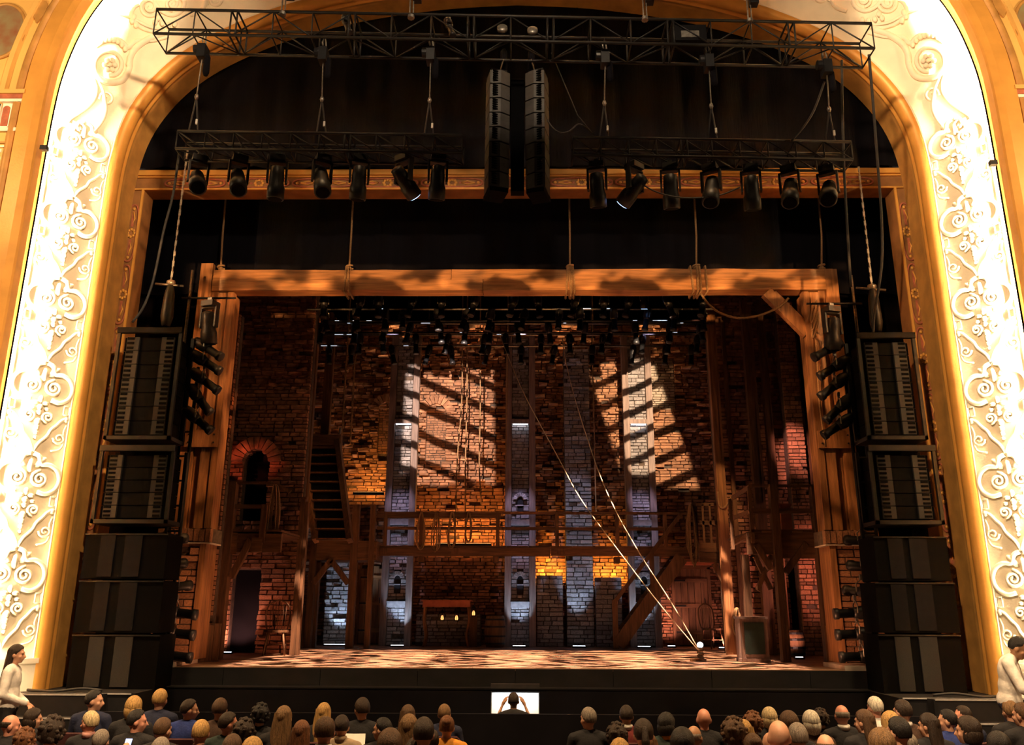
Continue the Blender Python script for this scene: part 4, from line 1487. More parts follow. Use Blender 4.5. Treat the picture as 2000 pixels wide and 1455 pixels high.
for (px, py), lab in (((864, 1192), 'first small glowing lantern under the side table'), ((892, 1192), 'second small glowing lantern under the side table'), ((925, 1194), 'glowing lantern just right of the side table')):
    q = at(px, py, YM + .2)
    if px != 925: q.z = zt - .13 - .33 + .12
    l = empty('lantern', (q.x, q.y, q.z - .12), label=lab, cat='lantern')
    MB().lathe([(.06, 0), (.06, .02), (.045, .03)], 10).build('base', MATS['fixture_black'], l)
    MB().lathe([(.028, .03), (.036, .06), (.028, .11), (.01, .14)], 10).build('flame', MATS['flame'], l, True)
    for k in range(4):
        a = k * PI / 2
        MB().tube([(.055 * math.cos(a), .055 * math.sin(a), .02), (.055 * math.cos(a), .055 * math.sin(a), .19)], .006, 5).build('cage_bar', MATS['fixture_black'], l)
    MB().lathe([(.065, .19), (.03, .24), (.01, .26)], 10).build('cap', MATS['fixture_black'], l)
    MB().tube([(.0, 0, .26), (.03, 0, .3), (0, 0, .33), (-.03, 0, .3), (0, 0, .26)], .006, 5).build('handle', MATS['fixture_black'], l)
    if px == 925:
        MB().box(q.x - .09, q.x + .09, q.y - .09, q.y + .09, 0, q.z - .121).build('wooden_stand', MATS['timber_dark'], None, label='small dark stand carrying the lantern right of the side table', cat='stand')


def barrel(loc, r_, h_, lab):
    e = empty('barrel', loc, 0, lab, 'barrel')
    MB().lathe([(r_ * .8, 0), (r_ * .95, h_ * .25), (r_, h_ * .5), (r_ * .95, h_ * .75), (r_ * .8, h_), (r_ * .75, h_), (r_ * .75, h_ - .03)], 16).build('staves', MATS['timber_dark'], e, True)
    for t in (.12, .35, .65, .88):
        rr = r_ * (.8 + .2 * math.sin(PI * t)) + .004
        MB().lathe([(rr, h_ * t - .02), (rr + .006, h_ * t - .02), (rr + .006, h_ * t + .02), (rr, h_ * t + .02)], 16).build('hoop', MATS['fixture_black'], e)
    return e


p = atz(968, 1262, 0); barrel((p.x, 21.0, 0), .26, .72, 'dark barrel standing left of the middle stone tower')
p = at(1552, 1276, 17.2); barrel((p.x, 17.2, 0), .22, .5, 'dark barrel under the right platform')
p = atz(1524, 1268, 0)
e = empty('wooden_stool', (p.x, p.y, 0), label='small dark stool under the right platform', cat='stool')
MB().lathe([(.15, .38), (.15, .42)], 12).build('seat', MATS['timber_dark'], e)
for k in range(4):
    a = PI / 4 + k * PI / 2
    MB().tube([(.10 * math.cos(a), .10 * math.sin(a), .38), (.14 * math.cos(a), .14 * math.sin(a), 0)], .014, 5).build('leg', MATS['timber_dark'], e)
p = at(1392, 1262, 20.7)
windsor((p.x, 20.7, 0), .5, 'dark spindle back chair right of the plank door')
coil(1438, 1188, 1240, 16.9, 24, 'thick pale rope coil hanging beside the green cabinet', 5, .02)
p = at(396, 1290, 14.75)
e = empty('plank_fence', (p.x, 14.85, 0), label='low plank fence at the foot of the left portal post', cat='fence')
for k in range(4):
    MB().box(-.22 + .11 * k, -.12 + .11 * k, 0, .04, 0, .58 + .03 * (k % 2)).build('plank', MATS['timber_dark'], e)
p = at(412, 1180, 14.9)

# cleat with taut ropes near the stage edge
c0 = atz(1369, 1291, 0)
e = empty('floor_cleat', (c0.x, c0.y, 0), label='small lit floor cleat with rope turns near the stage edge', cat='cleat')
MB().lathe([(.10, 0), (.10, .03), (.05, .05), (.045, .2), (.06, .22), (.02, .25)], 12).build('bollard', MATS['steel'], e, True)
MB().tube([Vector((.055 * math.cos(t), .055 * math.sin(t), .06 + .012 * t / 1.2)) for t in [k * .5 for k in range(26)]], .013, 6).build('rope_turns', MATS['rope'], e, True)
MB().ell((0, 0, .27), (.055, .055, .05), 12, 8).build('lamp_lens', MATS['cool_lens'], e, True)
co = empty('rope_coil', (c0.x - .12, c0.y - .1, 0), label='small flat rope coil on the floor beside the lit cleat', cat='rope coil')
MB().tube([Vector((.08 * math.cos(t), .06 * math.sin(t), .018 + .01 * (k // 12))) for k, t in enumerate([k * .52 for k in range(36)])], .016, 6).build('turn', MATS['rope'], co, True)
def taut(pxs, Ys, lab):
    P = []
    for i, (x, y) in enumerate(pxs):
        P.append(at(x, y, Ys[i]))
    rope('taut_rope', crom(P, 5), .010, lab, m='rope_pale')
mat('rope_pale', (.78, .62, .42), .8, .15, 60)
taut([(1364, 1268), (1310, 1175), (1250, 1082), (1200, 992), (1166, 912), (1128, 796), (1108, 720), (1098, 660)], [14.55, 15.2, 15.9, 16.7, 17.3, 18.1, 18.6, 19.0], 'pale taut rope rising steeply from the floor cleat')
taut([(1362, 1268), (1290, 1182), (1210, 1078), (1134, 974), (1090, 893), (1026, 774), (990, 690), (975, 650)], [14.55, 15.2, 16.0, 16.8, 17.4, 18.2, 18.7, 19.0], 'second taut rope from the floor cleat leaning farther over the recess')
# ropes hanging in front of the orange lit bay
for pts, lab in (([(903, 640), (902, 780), (893, 900), (889, 1062)], 'left rope of the close pair hanging in the bay between two towers'), ([(912, 640), (912, 780), (909, 900), (909, 1062)], 'right rope of the close pair hanging in the bay between two towers'), ([(938, 640), (938, 800), (936, 905), (940, 985)], 'single rope hanging right of the close pair in the bay'), ([(992, 640), (991, 720), (989, 850), (987, 912)], 'pale line hanging beside the middle stone tower'), ([(1158, 640), (1157, 690), (1161, 860), (1164, 1000)], 'pale line hanging right of the rough stone pilaster')):
    rope('hanging_line', [Vector((at(*pts[0], 21.2).x, 21.2, 11.9))] + crom([at(x, y, 21.2) for x, y in pts], 4), .017, lab)

# ---------------------------------------------------------------- floor lamps, wall washers and coloured stage lamps
def floor_lamp(px, py, Y, wpx, lab, power, color, tgt, size=60):
    q = at(px, py, Y)
    hw = (at(px + wpx / 2, py, Y).x - q.x)
    e = empty('floor_lamp', (q.x, Y, 0), label=lab, cat='lamp')
    MB().box(-hw - .02, hw + .02, -.05, .05, 0, .035).build('housing', MATS['fixture_black'], e)
    MB().box(-hw, hw, -.012, .012, .035, .042).build('lens', MATS['cool_lens'], e)
    s = spot('floor_lamp_light', (q.x, Y, .06), tgt, power, color, size, .6, .04)
    return e


COOL, LAV = (.50, .70, 1.0), (.74, .62, 1.0)
for px, lab in ((776, 'cool floor lamp at the foot of the left stone tower'), (1014, 'cool floor lamp at the foot of the middle stone tower'), (1258, 'cool floor lamp at the foot of the tower behind the stair')):
    q = at(px, 1258, 20.9)
    floor_lamp(px, 1258, 20.9, 24, lab, 110, COOL, (q.x, 21.42, 1.5), 50)
q = at(1131, 1256, 21.0)
floor_lamp(1131, 1256, 21.0, 24, 'cool floor lamp at the foot of the rough stone pilaster', 150, COOL, (q.x, 21.5, 1.9), 44)
q = at(658, 1262, 21.2)
floor_lamp(658, 1262, 21.2, 50, 'cool floor lamp below the lavender stones by the arched door', 120, COOL, (q.x, 21.65, 1.6), 70)
for px, Y, lab in ((445, 17.2, 'small floor lamp in the dark doorway under the left platform'), (1560, 16.4, 'small floor lamp behind the barrel under the right platform'), (1412, 20.5, 'small floor lamp right of the plank door'), (1312, 21.3, 'small floor lamp left of the plank door')):
    q = at(px, 1270, Y)
    floor_lamp(px, 1270, Y, 14, lab, 75, (1, .42, .32), (q.x, Y + .9, 1.3), 100)

# gallery and parapet wall washers, warm
def washer(px, py, Y, wpx, lab, power, color, tz, dy=.5):
    q = at(px, py, Y)
    hw = at(px + wpx / 2, py, Y).x - q.x
    e = empty('wall_washer', (q.x, Y, q.z - .08), label=lab, cat='lamp')
    MB().box(-hw, hw, -.05, .05, 0, .06).build('housing', MATS['fixture_black'], e)
    MB().box(-hw + .02, hw - .02, -.04, .04, .06, .065).build('lens', MATS['glint_warm'], e)
    area('wall_washer_light', (q.x, Y, q.z), (q.x, Y + dy, q.z + tz), power, color, hw * 2, .06)


ORANGE = (1.0, .42, .06)
washer(1074, 1128, 21.75, 46, 'orange wall washer behind the low wall left of the rough pilaster', 30, ORANGE, .5)
washer(1190, 1132, 21.75, 46, 'orange wall washer behind the low wall right of the rough pilaster', 30, ORANGE, .5)
washer(905, 1060, 21.4, 110, 'orange wall washer on the gallery between two stone towers', 42, (1.0, .38, .08), .7, .6)
washer(720, 960, 21.5, 60, 'orange wall washer high behind the hanging stair', 20, (1.0, .45, .10), .8, .6)

# overhead and side stage lamps hung out of sight in the flies or wings
spot('fly_lamp', (-1.4, 15.1, 6.3), at(875, 830, YB), 4600, (1.0, .74, .60), 38, .2, .02, gobo_window(.42, 67, -.66, .185, .23, 0))
spot('fly_lamp', (3.0, 15.1, 6.3), at(1250, 825, YB), 4300, (1.0, .70, .44), 38, .2, .02, gobo_window(-.42, 70, -.66, .14, .25, .3))
for px, tz in ((778, 3.0), (1016, 3.0), (1256, 3.0)):
    q = at(px, 1080, YT)
    spot('tower_lamp', (q.x, 18.2, 8.6), (q.x, YT, 3.0), 1900, LAV, 9.5, .7, .04)
q = at(1130, 1080, 21.5)
spot('tower_lamp', (q.x, 18.6, 8.8), (q.x, 21.5, 3.0), 900, (.70, .70, 1.0), 14, .7, .04)
# warm rake along the brick wall from above
for x in (-3.4, -1.2, 1.4, 3.6):
    spot('rake_lamp', (x, 21.86, 9.0), (x, 22.02, 4.2), 200, (1.0, .55, .24), 80, .8, .05, gobo_leaf(6, .40, .62))
# red and magenta from the sides
spot('side_lamp', (4.2, 18.6, 8.2), (at(1352, 1106, 21.9).x, 21.9, 1.6), 420, (1.0, .30, .16), 13, .8, .05)
spot('side_lamp', (3.6, 15.1, 6.2), at(640, 950, YH), 420, (1.0, .55, .25), 9, .7, .05)
spot('side_lamp', (-7.6, 15.2, 3.6), at(490, 900, YL), 330, (1.0, .16, .07), 20, .8, .05, gobo_leaf(9, .4, .6))
spot('side_lamp', (-3.2, 15.05, 6.0), at(424, 830, 15.4), 200, (1.0, .25, .06), 18, .6, .05, gobo_leaf(12, .42, .58))
spot('side_lamp', (4.6, 15.0, 6.1), at(1554, 880, 18.0), 1500, (1.0, .40, .33), 17, 1.0, .05)
spot('side_lamp', (7.8, 15.8, 2.6), at(1420, 1180, 20), 420, (1.0, .30, .22), 40, .6, .05)
spot('side_lamp', (-7.6, 15.2, 2.2), at(520, 1200, YL), 200, (1.0, .30, .16), 24, .8, .05)
spot('side_lamp', (4.0, 15.2, 6.2), at(1412, 960, 18), 420, (1.0, .52, .20), 14, .6, .05)
# balcony front lamps on the portal, through leafy plates
for k, x in enumerate((-4.7, -2.35, 0, 2.35, 4.7)):
    spot('portal_lamp', (x * .8, 2.5, 3.4), (x, YP, 6.62), 8200, (1.0, .50, .18), 15, .3, .03, gobo_leaf(13 + 1.5 * k, .46, .57, (1, 1.6, 1), .04, (.125, .030)))
for s in (-1, 1):
    spot('portal_lamp', (s * 1.6, 11.4, 6.4), (s * 5.45, YP, 4.2), 1250, (1.0, .46, .17), 62, .4, .04, gobo_leaf(8, .42, .58, (1, 1, 1), .10, (.115, .52)))
    spot('pier_lamp', (s * 4.3, 13.2, .30), (s * 5.6, 14.2, .8), 55, (1.0, .40, .18), 80, .7, .05)
# cold light of the lamp on the cleat
spot('cleat_lamp', (c0.x + .05, c0.y - .15, .35), at(1250, 1100, 16), 60, (.8, .9, 1.0), 12, .6, .03)

# ================================================================== TRUSSES, HOISTS, LAMPS
def truss(lab, a, b, h, dep, nb, sections, rc=.022, rb=.011, alt=True):
    """box truss: top front chord runs a -> b; h down, dep back"""
    a, b = Vector(a), Vector(b)
    e = empty('lighting_truss', a, label=lab, cat='truss')
    d = b - a
    up, bk = Vector((0, 0, -h)), Vector((0, dep, 0))
    C = [Vector(), up, bk, up + bk]
    for c in C:
        MB().tube([c, c + d], rc, 8).build('chord', MATS['truss_black'], e, True)
    for i in range(nb + 1):
        p = d * (i / nb)
        wide = i in sections
        for q, r_ in ((C[0], C[1]), (C[2], C[3]), (C[1], C[3]), (C[0], C[2])):
            for off in ((-.045, .045) if wide else (0,)):
                o = Vector((off, 0, 0)) if 0 < i < nb else Vector()
                MB().tube([p + q + o, p + r_ + o], rb * (1.3 if wide else 1), 6).build('upright_brace', MATS['truss_black'], e, True)
        if i < nb:
            n = d * ((i + 1) / nb)
            s = i % 2 if alt else 1
            for q, r_ in ((C[0], C[1]), (C[2], C[3]), (C[1], C[3])):
                u_, v_ = (q, r_) if s else (r_, q)
                MB().tube([p + u_, n + v_], rb, 6).build('diagonal_brace', MATS['truss_black'], e, True)
    return e


YT1 = 10.4
ta, tb = at(306, 18, YT1), at(1702, 46, YT1)
truss('long upper lighting truss across the whole arch', ta, tb, .42, .45, 18, (2, 5, 8, 10, 13, 16))
YT2 = 10.95
la, lb = at(347, 256, YT2), at(903, 264, YT2)
truss('lower lighting truss hung left of the centre speakers', la, lb, .29, .34, 10, (6,), alt=False)
ra, rb_ = at(1119, 268, YT2), at(1662, 277, YT2)
truss('lower lighting truss hung right of the centre speakers', ra, rb_, .29, .34, 10, (4,), alt=False)


def hoist(px, y0, y1, lab, xb):
    t = at(px, y0, YT1 + .22)
    b = at(xb, y1, YT2 + .1)
    t.y = YT1 + .22
    t.z += .05
    e = empty('chain_hoist', t, label=lab, cat='hoist')
    m = MB().box(-.06, .06, -.09, .09, -.30, -.08)
    m.lathe([(.07, -.06), (.075, .0), (.06, .06)], 12, Matrix.Translation((-.07, 0, -.13)) @ Matrix.Rotation(PI / 2, 4, 'Y'))
    m.build('motor', MATS['fixture_black'], e)
    MB().lathe([(.02, 0), (.045, -.05), (.05, -.3), (.03, -.36)], 10, Matrix.Translation((.07, .02, -.2))).build('chain_bag', MATS['black_cloth'], e, True)
    MB().tube([(0, 0, -.08), (.03, 0, -.02), (.02, 0, .05), (0, 0, .16), (-.03, 0, .06), (-.02, 0, 0)], .012, 6).build('hook', MATS['steel'], e, True)
    q = b - t
    mid = q * .62
    MB().tube([(0, 0, -.3), mid], .010, 5).build('chain', MATS['steel'], e)
    MB().lathe([(.02, -.04), (.032, 0), (.02, .04)], 8, Matrix.Translation(mid)).build('load_hook', MATS['steel'], e, True)
    for s in (-1, 1):
        MB().tube([mid, q + Vector((s * .07, .05, 0))], .013, 5).build('sling', MATS['cable'], e)
    MB().lathe([(.016, -.04), (.016, .04)], 8, Matrix.Translation(mid.lerp(q, .75) + Vector((.05, 0, 0)))).build('sling_tag', MATS['paper'], e)
    return e


for px, y0, xb, y1, lab in [(398, 88, 375, 254, 'chain hoist over the outer end of the left lower truss'), (633, 94, 626, 258, 'chain hoist over the middle of the left lower truss'), (842, 94, 837, 262, 'chain hoist over the inner end of the left lower truss'), (1181, 100, 1180, 267, 'chain hoist over the inner end of the right lower truss'), (1383, 108, 1393, 271, 'chain hoist over the middle of the right lower truss'), (1612, 118, 1624, 275, 'chain hoist over the outer end of the right lower truss')]:
    hoist(px, y0, y1, lab, xb)
for px, y1, lab in [(549, 30, 'first suspension line above the upper truss, from the left'), (800, 36, 'second suspension line above the upper truss, from the left'), (1257, 40, 'third suspension line above the upper truss, from the left'), (1462, 44, 'fourth suspension line above the upper truss, from the left')]:
    b = at(px, y1, YT1)
    e = empty('suspension_line', b, label=lab, cat='rigging')
    MB().tube([(0, 0, 0), (.0, 0, 1.6)], .012, 6).build('wire', MATS['steel'], e)
    MB().tube([(.05, 0, 0), (.04, 0, 1.6)], .010, 6).build('wire', MATS['steel'], e)
    MB().box(.04, .16, -.06, .06, .30, .52).build('motor', MATS['fixture_black'], e)
    MB().lathe([(.05, 0), (.05, .05)], 8, Matrix.Translation((.02, 0, 0))).build('clamp', MATS['steel'], e)


# ---- lamps
def spot_lens_mat(k):
    return MATS[('glint', 'glint_warm', 'glint_blue')[k]]


def moving_head(loc, tilt, pan, lab, group=None, s=1.0, lens=None, m='fixture_black'):
    """hung head down: base, yoke, head; tilt from straight down"""
    e = empty('moving_head_lamp', loc, pan, lab, 'lamp', group)
    e.scale = (s, s, s)
    MB().box(-.085, .085, -.08, .08, -.07, 0).build('base', MATS[m], e)
    MB().box(-.03, .03, -.03, .03, 0, .05).build('clamp', MATS['steel'], e)
    y = MB()
    y.box(-.118, -.095, -.035, .035, -.34, -.07); y.box(.095, .118, -.035, .035, -.34, -.07); y.box(-.118, .118, -.035, .035, -.09, -.07)
    y.build('yoke', MATS[m], e)
    M = Matrix.Translation((0, 0, -.30)) @ Matrix.Rotation(tilt, 4, 'X')
    hd = MB().lathe([(.03, .17), (.075, .15), (.085, .05), (.085, -.06), (.10, -.10), (.10, -.24), (.085, -.245)], 16, M).build('head', MATS[m], e, True)
    MB().lathe([(.08, -.246), (.08, -.25)], 16, M).build('lens', lens or MATS['speaker_black'], e)
    return e


def profile_spot(loc, aim, lab, group=None, s=1.0, lens=None, parent=None):
    """ellipsoidal spotlight; aim is the direction of its barrel"""
    e = empty('profile_spotlight', loc, 0, lab, 'lamp', group, parent=parent)
    e.scale = (s, s, s)
    q = Vector(aim).to_track_quat('Z', 'Y').to_matrix().to_4x4()
    MB().lathe([(.03, -.30), (.08, -.27), (.105, -.18), (.105, -.05), (.085, 0), (.085, .04)], 14, q).build('lamp_house', MATS['fixture_black'], e, True)
    MB().lathe([(.072, .04), (.072, .26), (.088, .27), (.088, .34), (.075, .345)], 14, q).build('barrel', MATS['fixture_black'], e, True)
    MB().lathe([(.07, .335), (.07, .34)], 14, q).build('lens', lens or MATS['speaker_black'], e)
    y = MB()
    y.tube([q @ Vector((.115, 0, 0)), q @ Vector((.12, 0, 0)) + Vector((0, 0, .12)), Vector((0, 0, .2)), q @ Vector((-.12, 0, 0)) + Vector((0, 0, .12)), q @ Vector((-.115, 0, 0))], .012, 6)
    y.build('yoke', MATS['steel'], e)
    MB().box(-.02, .02, -.025, .025, .19, .27).build('clamp', MATS['steel'], e)
    return e


LH = [(392, 306, .75, .5, 'first'), (470, 306, .6, .5, 'second'), (545, 306, -.1, .2, 'third'), (632, 306, .45, .5, 'fourth'), (704, 310, -.25, .3, 'fifth'), (790, 312, -1.0, -.6, 'sixth'), (856, 314, -.3, .2, 'seventh')]
for px, py, tl_, pn, o_ in LH:
    q = at(px, py - 8, YT2 + .17); q.z = la.z - .29 - .05
    moving_head(q, -tl_ if True else tl_, pn, '%s moving head lamp under the left lower truss, counted from its outer end' % o_, s=1.25, lens=MATS['glint_blue'] if o_ == 'sixth' else None)
for k, (px, tl_, pn) in enumerate([(1165, -.3, -.2), (1238, -1.0, .7), (1307, -.3, -.2), (1386, .4, -.5), (1463, -.3, -.2), (1538, .5, -.5), (1612, .7, -.5)]):
    o_ = ('first', 'second', 'third', 'fourth', 'fifth', 'sixth', 'seventh')[k]
    q = at(px, 310, YT2 + .17); q.z = ra.z + (rb_.z - ra.z) * k / 7 - .29 - .05
    moving_head(q, -tl_, pn, '%s moving head lamp under the right lower truss, counted from its inner end' % o_, s=1.25, lens=MATS['glint_blue'] if k == 1 else None)
# box projector and small lamps lying in the upper truss
q = at(1345, 72, YT1 + .12)
e = empty('projector_box', (q.x, q.y, q.z - .13), label='grey projector box resting inside the upper truss', cat='projector')
MB().box(-.24, .24, -.10, .16, 0, .26).build('case', MATS['speaker_grey'], e)
MB().box(-.13, .13, -.115, -.10, .04, .15).build('front_panel', MATS['steel'], e)
for px, py, lab in ((677, 46, 'left small lamp inside the upper truss'), (878, 52, 'right small lamp inside the upper truss')):
    profile_spot(at(px, py, YT1 + .2), (.3, -.2, -1), lab, s=.6)
for px, py, lab in ((981, 56, 'left round pulley above the centre speakers'), (1040, 60, 'right round pulley above the centre speakers')):
    MB().lathe([(.02, -.03), (.075, -.025), (.075, .025), (.02, .03)], 16, Matrix.Translation(at(px, py, YT1 - .03)) @ Matrix.Rotation(PI / 2 - .3, 4, 'X')).build('pulley', MATS['steel'], None, True, label=lab, cat='pulley')

# ---- centre line arrays
def line_array(px0, px1, y0, y1, flip, lab):
    Y = 10.95
    n = 8
    top, bot = at((px0 + px1) / 2, y0, Y), at((px0 + px1) / 2, y1, Y)
    wd = at(px1, y0, Y).x - at(px0, y0, Y).x
    e = empty('line_array_speaker', (top.x, Y, bot.z), -flip * .30, lab, 'speaker')
    h = (top.z - bot.z) / n
    for k in range(n):
        z = k * h
        c = empty('cabinet', (0, -.0 - .004 * k, 0), parent=e)
        poly = [(-wd / 2, 0), (0, -.05), (wd / 2, 0), (wd * .42, .34), (-wd * .42, .34)]
        MB().prism(poly, h - .02, Matrix.Translation((0, 0, z))).build('case', MATS['array_grey'], c)
        for j in range(5):
            zz = z + .03 + j * (h - .05) / 5
            x_ = flip * wd * .23
            a_ = math.atan2(-.05, wd / 2) * flip
            MB().box(-wd * .17, wd * .17, -.012, .01, 0, .020, Matrix.Translation((x_, -.036, zz)) @ Matrix.Rotation(-a_ * -1, 4, 'Z')).build('vent_slot', MATS['speaker_black'], c)
    MB().box(-wd * .4, wd * .4, .02, .3, n * h, n * h + .06).build('rigging_frame', MATS['fixture_black'], e)
    MB().box(-wd * .45, wd * .45, -.02, .34, -.07, 0).build('bottom_plate', MATS['speaker_black'], e)
    MB().tube([(flip * -.02, .12, n * h), (flip * -.02, -.14, (ta.z + tb.z) / 2 - .42 - bot.z)], .010, 5).build('chain', MATS['chain'], e)
    MB().lathe([(.02, 0), (.055, -.06), (.06, -.38), (.03, -.44)], 10, Matrix.Translation((-flip * .10, .14, n * h + .52))).build('chain_bag', MATS['black_cloth'], e, True)
    return e


line_array(956, 996, 140, 366, -1, 'left column of the centre speaker cluster')
line_array(1026, 1064, 140, 368, 1, 'right column of the centre speaker cluster')
q0, q1 = at(1011, 150, 11.2), at(1011, 370, 11.2)
MB().box(q0.x - .10, q0.x + .10, 11.25, 11.4, q1.z, q0.z).build('cluster_spine', MATS['speaker_black'], None, label='dark spine between the two centre speaker columns', cat='speaker frame')
cab = crom([at(x, y, 11.1) for x, y in [(1064, 226), (1078, 248), (1094, 259), (1112, 256), (1128, 243), (1140, 246), (1160, 263)]], 4)
rope('signal_cable', cab, .012, 'slack cable from the centre speakers to the right lower truss', cat='cable', m='cable')
rope('signal_cable', [at(1077, 103, 10.9), at(1128, 225, 11.0), at(1160, 264, 11.1)], .008, 'thin straight cable from the upper truss to the right lower truss', cat='cable', m='cable')
rope('signal_cable', crom([at(x, y, 11.0) for x, y in [(1245, 352), (1275, 372), (1320, 385), (1370, 386), (1410, 380), (1445, 366)]], 4), .012, 'cable sagging below the lamps of the right lower truss', cat='cable', m='cable')
rope('signal_cable', crom([at(x, y, 10.9) for x, y in [(1610, 160), (1590, 215), (1568, 250), (1546, 275)]], 4), .016, 'cable slanting from the outer hoist down to the right lower truss', cat='cable', m='cable')
rope('feed_cable', crom([at(x, y, 11.2) for x, y in [(1644, 118), (1645, 200), (1648, 320), (1655, 450), (1662, 560)]], 4), .020, 'cable falling from the upper truss past the right lower truss end', cat='cable', m='cable')
rope('feed_cable', crom([at(x, y, Y_) for x, y, Y_ in [(1697, 106, 10.62), (1705, 200, 11), (1715, 330, 11.6), (1722, 430, 12.1), (1722, 520, 12.5), (1708, 612, 12.9), (1705, 650, 12.95)]], 4), .022, 'cable falling from the end of the upper truss to the right speakers', cat='cable', m='cable')
rope('feed_cable', crom([at(x, y, 11.6) for x, y in [(350, 298), (338, 380), (320, 450), (300, 545), (280, 600), (258, 630)]], 4), .020, 'cable falling from the left lower truss to the left speakers', cat='cable', m='cable')

# ---- side speaker towers
YK = 12.75


def side_tower(s, n_):
    def R_(x0, y0, x1, y1):
        if s > 0:
            pass
        return rect(x0, y0, x1, y1, YK)
    L = s < 0
    def rack(rc, nl, lab):
        x0, x1, z0, z1 = R_(*rc)
        cx = (x0 + x1) / 2
        hw = (x1 - x0) / 2
        e = empty('speaker_rack', (cx, YK, z0), label=lab, cat='speaker')
        H = z1 - z0
        for sx in (-1, 1):
            a, b = sorted((sx * hw, sx * (hw - .05)))
            for yy in (0, .5):
                MB().box(a, b, yy, yy + .05, 0, H).build('frame_post', MATS['truss_black'], e)
        MB().box(-hw, hw, -.02, .05, H - .07, H + .02).build('frame_top', MATS['speaker_grey'] if nl > 20 else MATS['truss_black'], e)
        MB().box(-hw, hw, 0, .55, 0, .06).build('frame_base', MATS['truss_black'], e)
        n = nl // 3
        ch_ = (H - .20) / n
        for k in range(n):
            z = .09 + k * ch_
            c = empty('cabinet', parent=e)
            MB().box(-hw + .09, hw - .09, .10, .5, z, z + ch_ - .012).build('case', MATS['speaker_black'], c)
            for sx in (-1, 1):
                a, b = sorted((sx * (hw - .14), sx * (hw - .34)))
                MB().box(a, b, .06, .10, z, z + ch_ - .012).build('waveguide', MATS['waveguide'], c)
                for j in range(3):
                    a2, b2 = sorted((sx * (hw - .15), sx * (hw - .26)))
                    MB().box(a2, b2, .052, .07, z + (j + .25) * ch_ / 3, z + (j + .75) * ch_ / 3).build('vent_slot', MATS['speaker_black'], c)
        return e

    if L:
        r1, r2 = (216, 642, 344, 858), (186, 872, 334, 1022)
    else:
        r1, r2 = (1684, 652, 1800, 858), (1704, 872, 1836, 1024)
    rack(r1, 21, 'tall upper speaker rack of the %s tower' % n_)
    rack(r2, 15, 'second speaker rack from the top of the %s tower' % n_)
    boxes = [((160, 1040, 322, 1130), 'third'), ((146, 1132, 312, 1236), 'fourth'), ((134, 1238, 306, 1332), 'lowest')] if L else [((1712, 1046, 1856, 1134), 'third'), ((1716, 1136, 1872, 1236), 'fourth'), ((1722, 1238, 1884, 1334), 'lowest')]
    for rc, o_ in boxes:
        x0, x1, z0, z1 = R_(*rc)
        if o_ == 'lowest': z0 = -.268
        hw = (x1 - x0) / 2
        e = empty('bass_speaker', ((x0 + x1) / 2, YK, z0), label='%s speaker cabinet from the top of the %s tower' % (o_, n_), cat='speaker')
        H = z1 - z0 - .012
        MB().box(-hw, hw, .04, .62, 0, H).build('case', MATS['speaker_black'], e)
        for cx, wd, mt in ((-.36, .22, 'speaker_grey'), (.16, .26, 'speaker_grey')):
            MB().box(cx * hw * 1.2 - wd / 2, cx * hw * 1.2 + wd / 2, .02, .04, .03, H - .03).build('grille', MATS['grille' if o_ == 'lowest' else mt], e)
        MB().box(-hw, hw, .015, .05, H - .02, H).build('edge_rail', MATS['truss_black'], e)
    # chain and bag above
    if L:
        ct, cb_, bag = (360, 345), (334, 552), (326, 560, 322, 636)
    else:
        ct, cb_, bag = (1682, 372), (1703, 560), (1706, 566, 1712, 648)
    t, b = at(*ct, YK + .3), at(*cb_, YK + .3)
    e = empty('rack_hoist', b, label='white chain and motor hoisting the %s speaker tower' % n_, cat='hoist')
    n = 26
    t2 = t + (t - b) * .25
    for k in range(n):
        p, q = (t2 - b) * (k / n), (t2 - b) * ((k + 1.15) / n)
        MB().beam(p, q, .034 if k % 2 else .014, .014 if k % 2 else .034).build('chain_link', MATS['chain'], e)
    MB().tube([(-.26, 0, -.02), (.22, 0, -.06)], .02, 8).build('spreader_bar', MATS['steel'], e, True)
    MB().lathe([(.04, -.06), (.055, 0), (.04, .06)], 10, Matrix.Rotation(PI / 2, 4, 'Y')).build('shackle', MATS['chain'], e, True)
    zr = at(bag[0], bag[3], YK + .3).z - b.z
    MB().lathe([(.07, zr), (.10, zr * .8), (.085, zr * .3), (.05, -.05)], 12).build('motor', MATS['fixture_black'], e, True)
    # boom with cross bar
    pol = ((372, 528), (356, 742)) if L else ((1661, 538), (1688, 756))
    p, q = at(*pol[0], 13.3), at(*pol[1], 13.3)
    p.x = q.x = (p.x + q.x) / 2
    e = empty('lamp_boom', (q.x, 13.3, -.268), label='tall boom of black ladder frame and steel pipe beside the %s speakers' % n_, cat='boom')
    MB().tube([(0, 0, q.z + .268), (0, 0, p.z + .268)], .025, 8).build('pipe', MATS['steel'], e, True)
    xs = -s
    zc = at(400 if L else 1610, 583 if L else 594, 13.3).z + .268
    MB().tube([(-xs * .12, -.02, zc), (xs * .80, -.02, zc)], .02, 8).build('cross_bar', MATS['truss_black'], e, True)
    for dx in (.02, .24):
        MB().tube([(xs * dx, .1, 0), (xs * dx, .1, 5.0)], .03, 8).build('ladder_rail', MATS['truss_black'], e, True)
    for k in range(12):
        MB().tube([(xs * .02, .1, .3 + k * .4), (xs * .24, .1, .3 + k * .4)], .016, 6).build('rung', MATS['truss_black'], e)
    bx = e.location.copy()
    hd = at(412 if L else 1622, 590 if L else 600, 13.28)
    moving_head((hd.x, 13.28, bx.z + zc - .07), -s * .0 + .2, s * .3, 'moving head lamp hanging from the %s boom cross bar' % n_, s=1.35, m='lamp_grey')
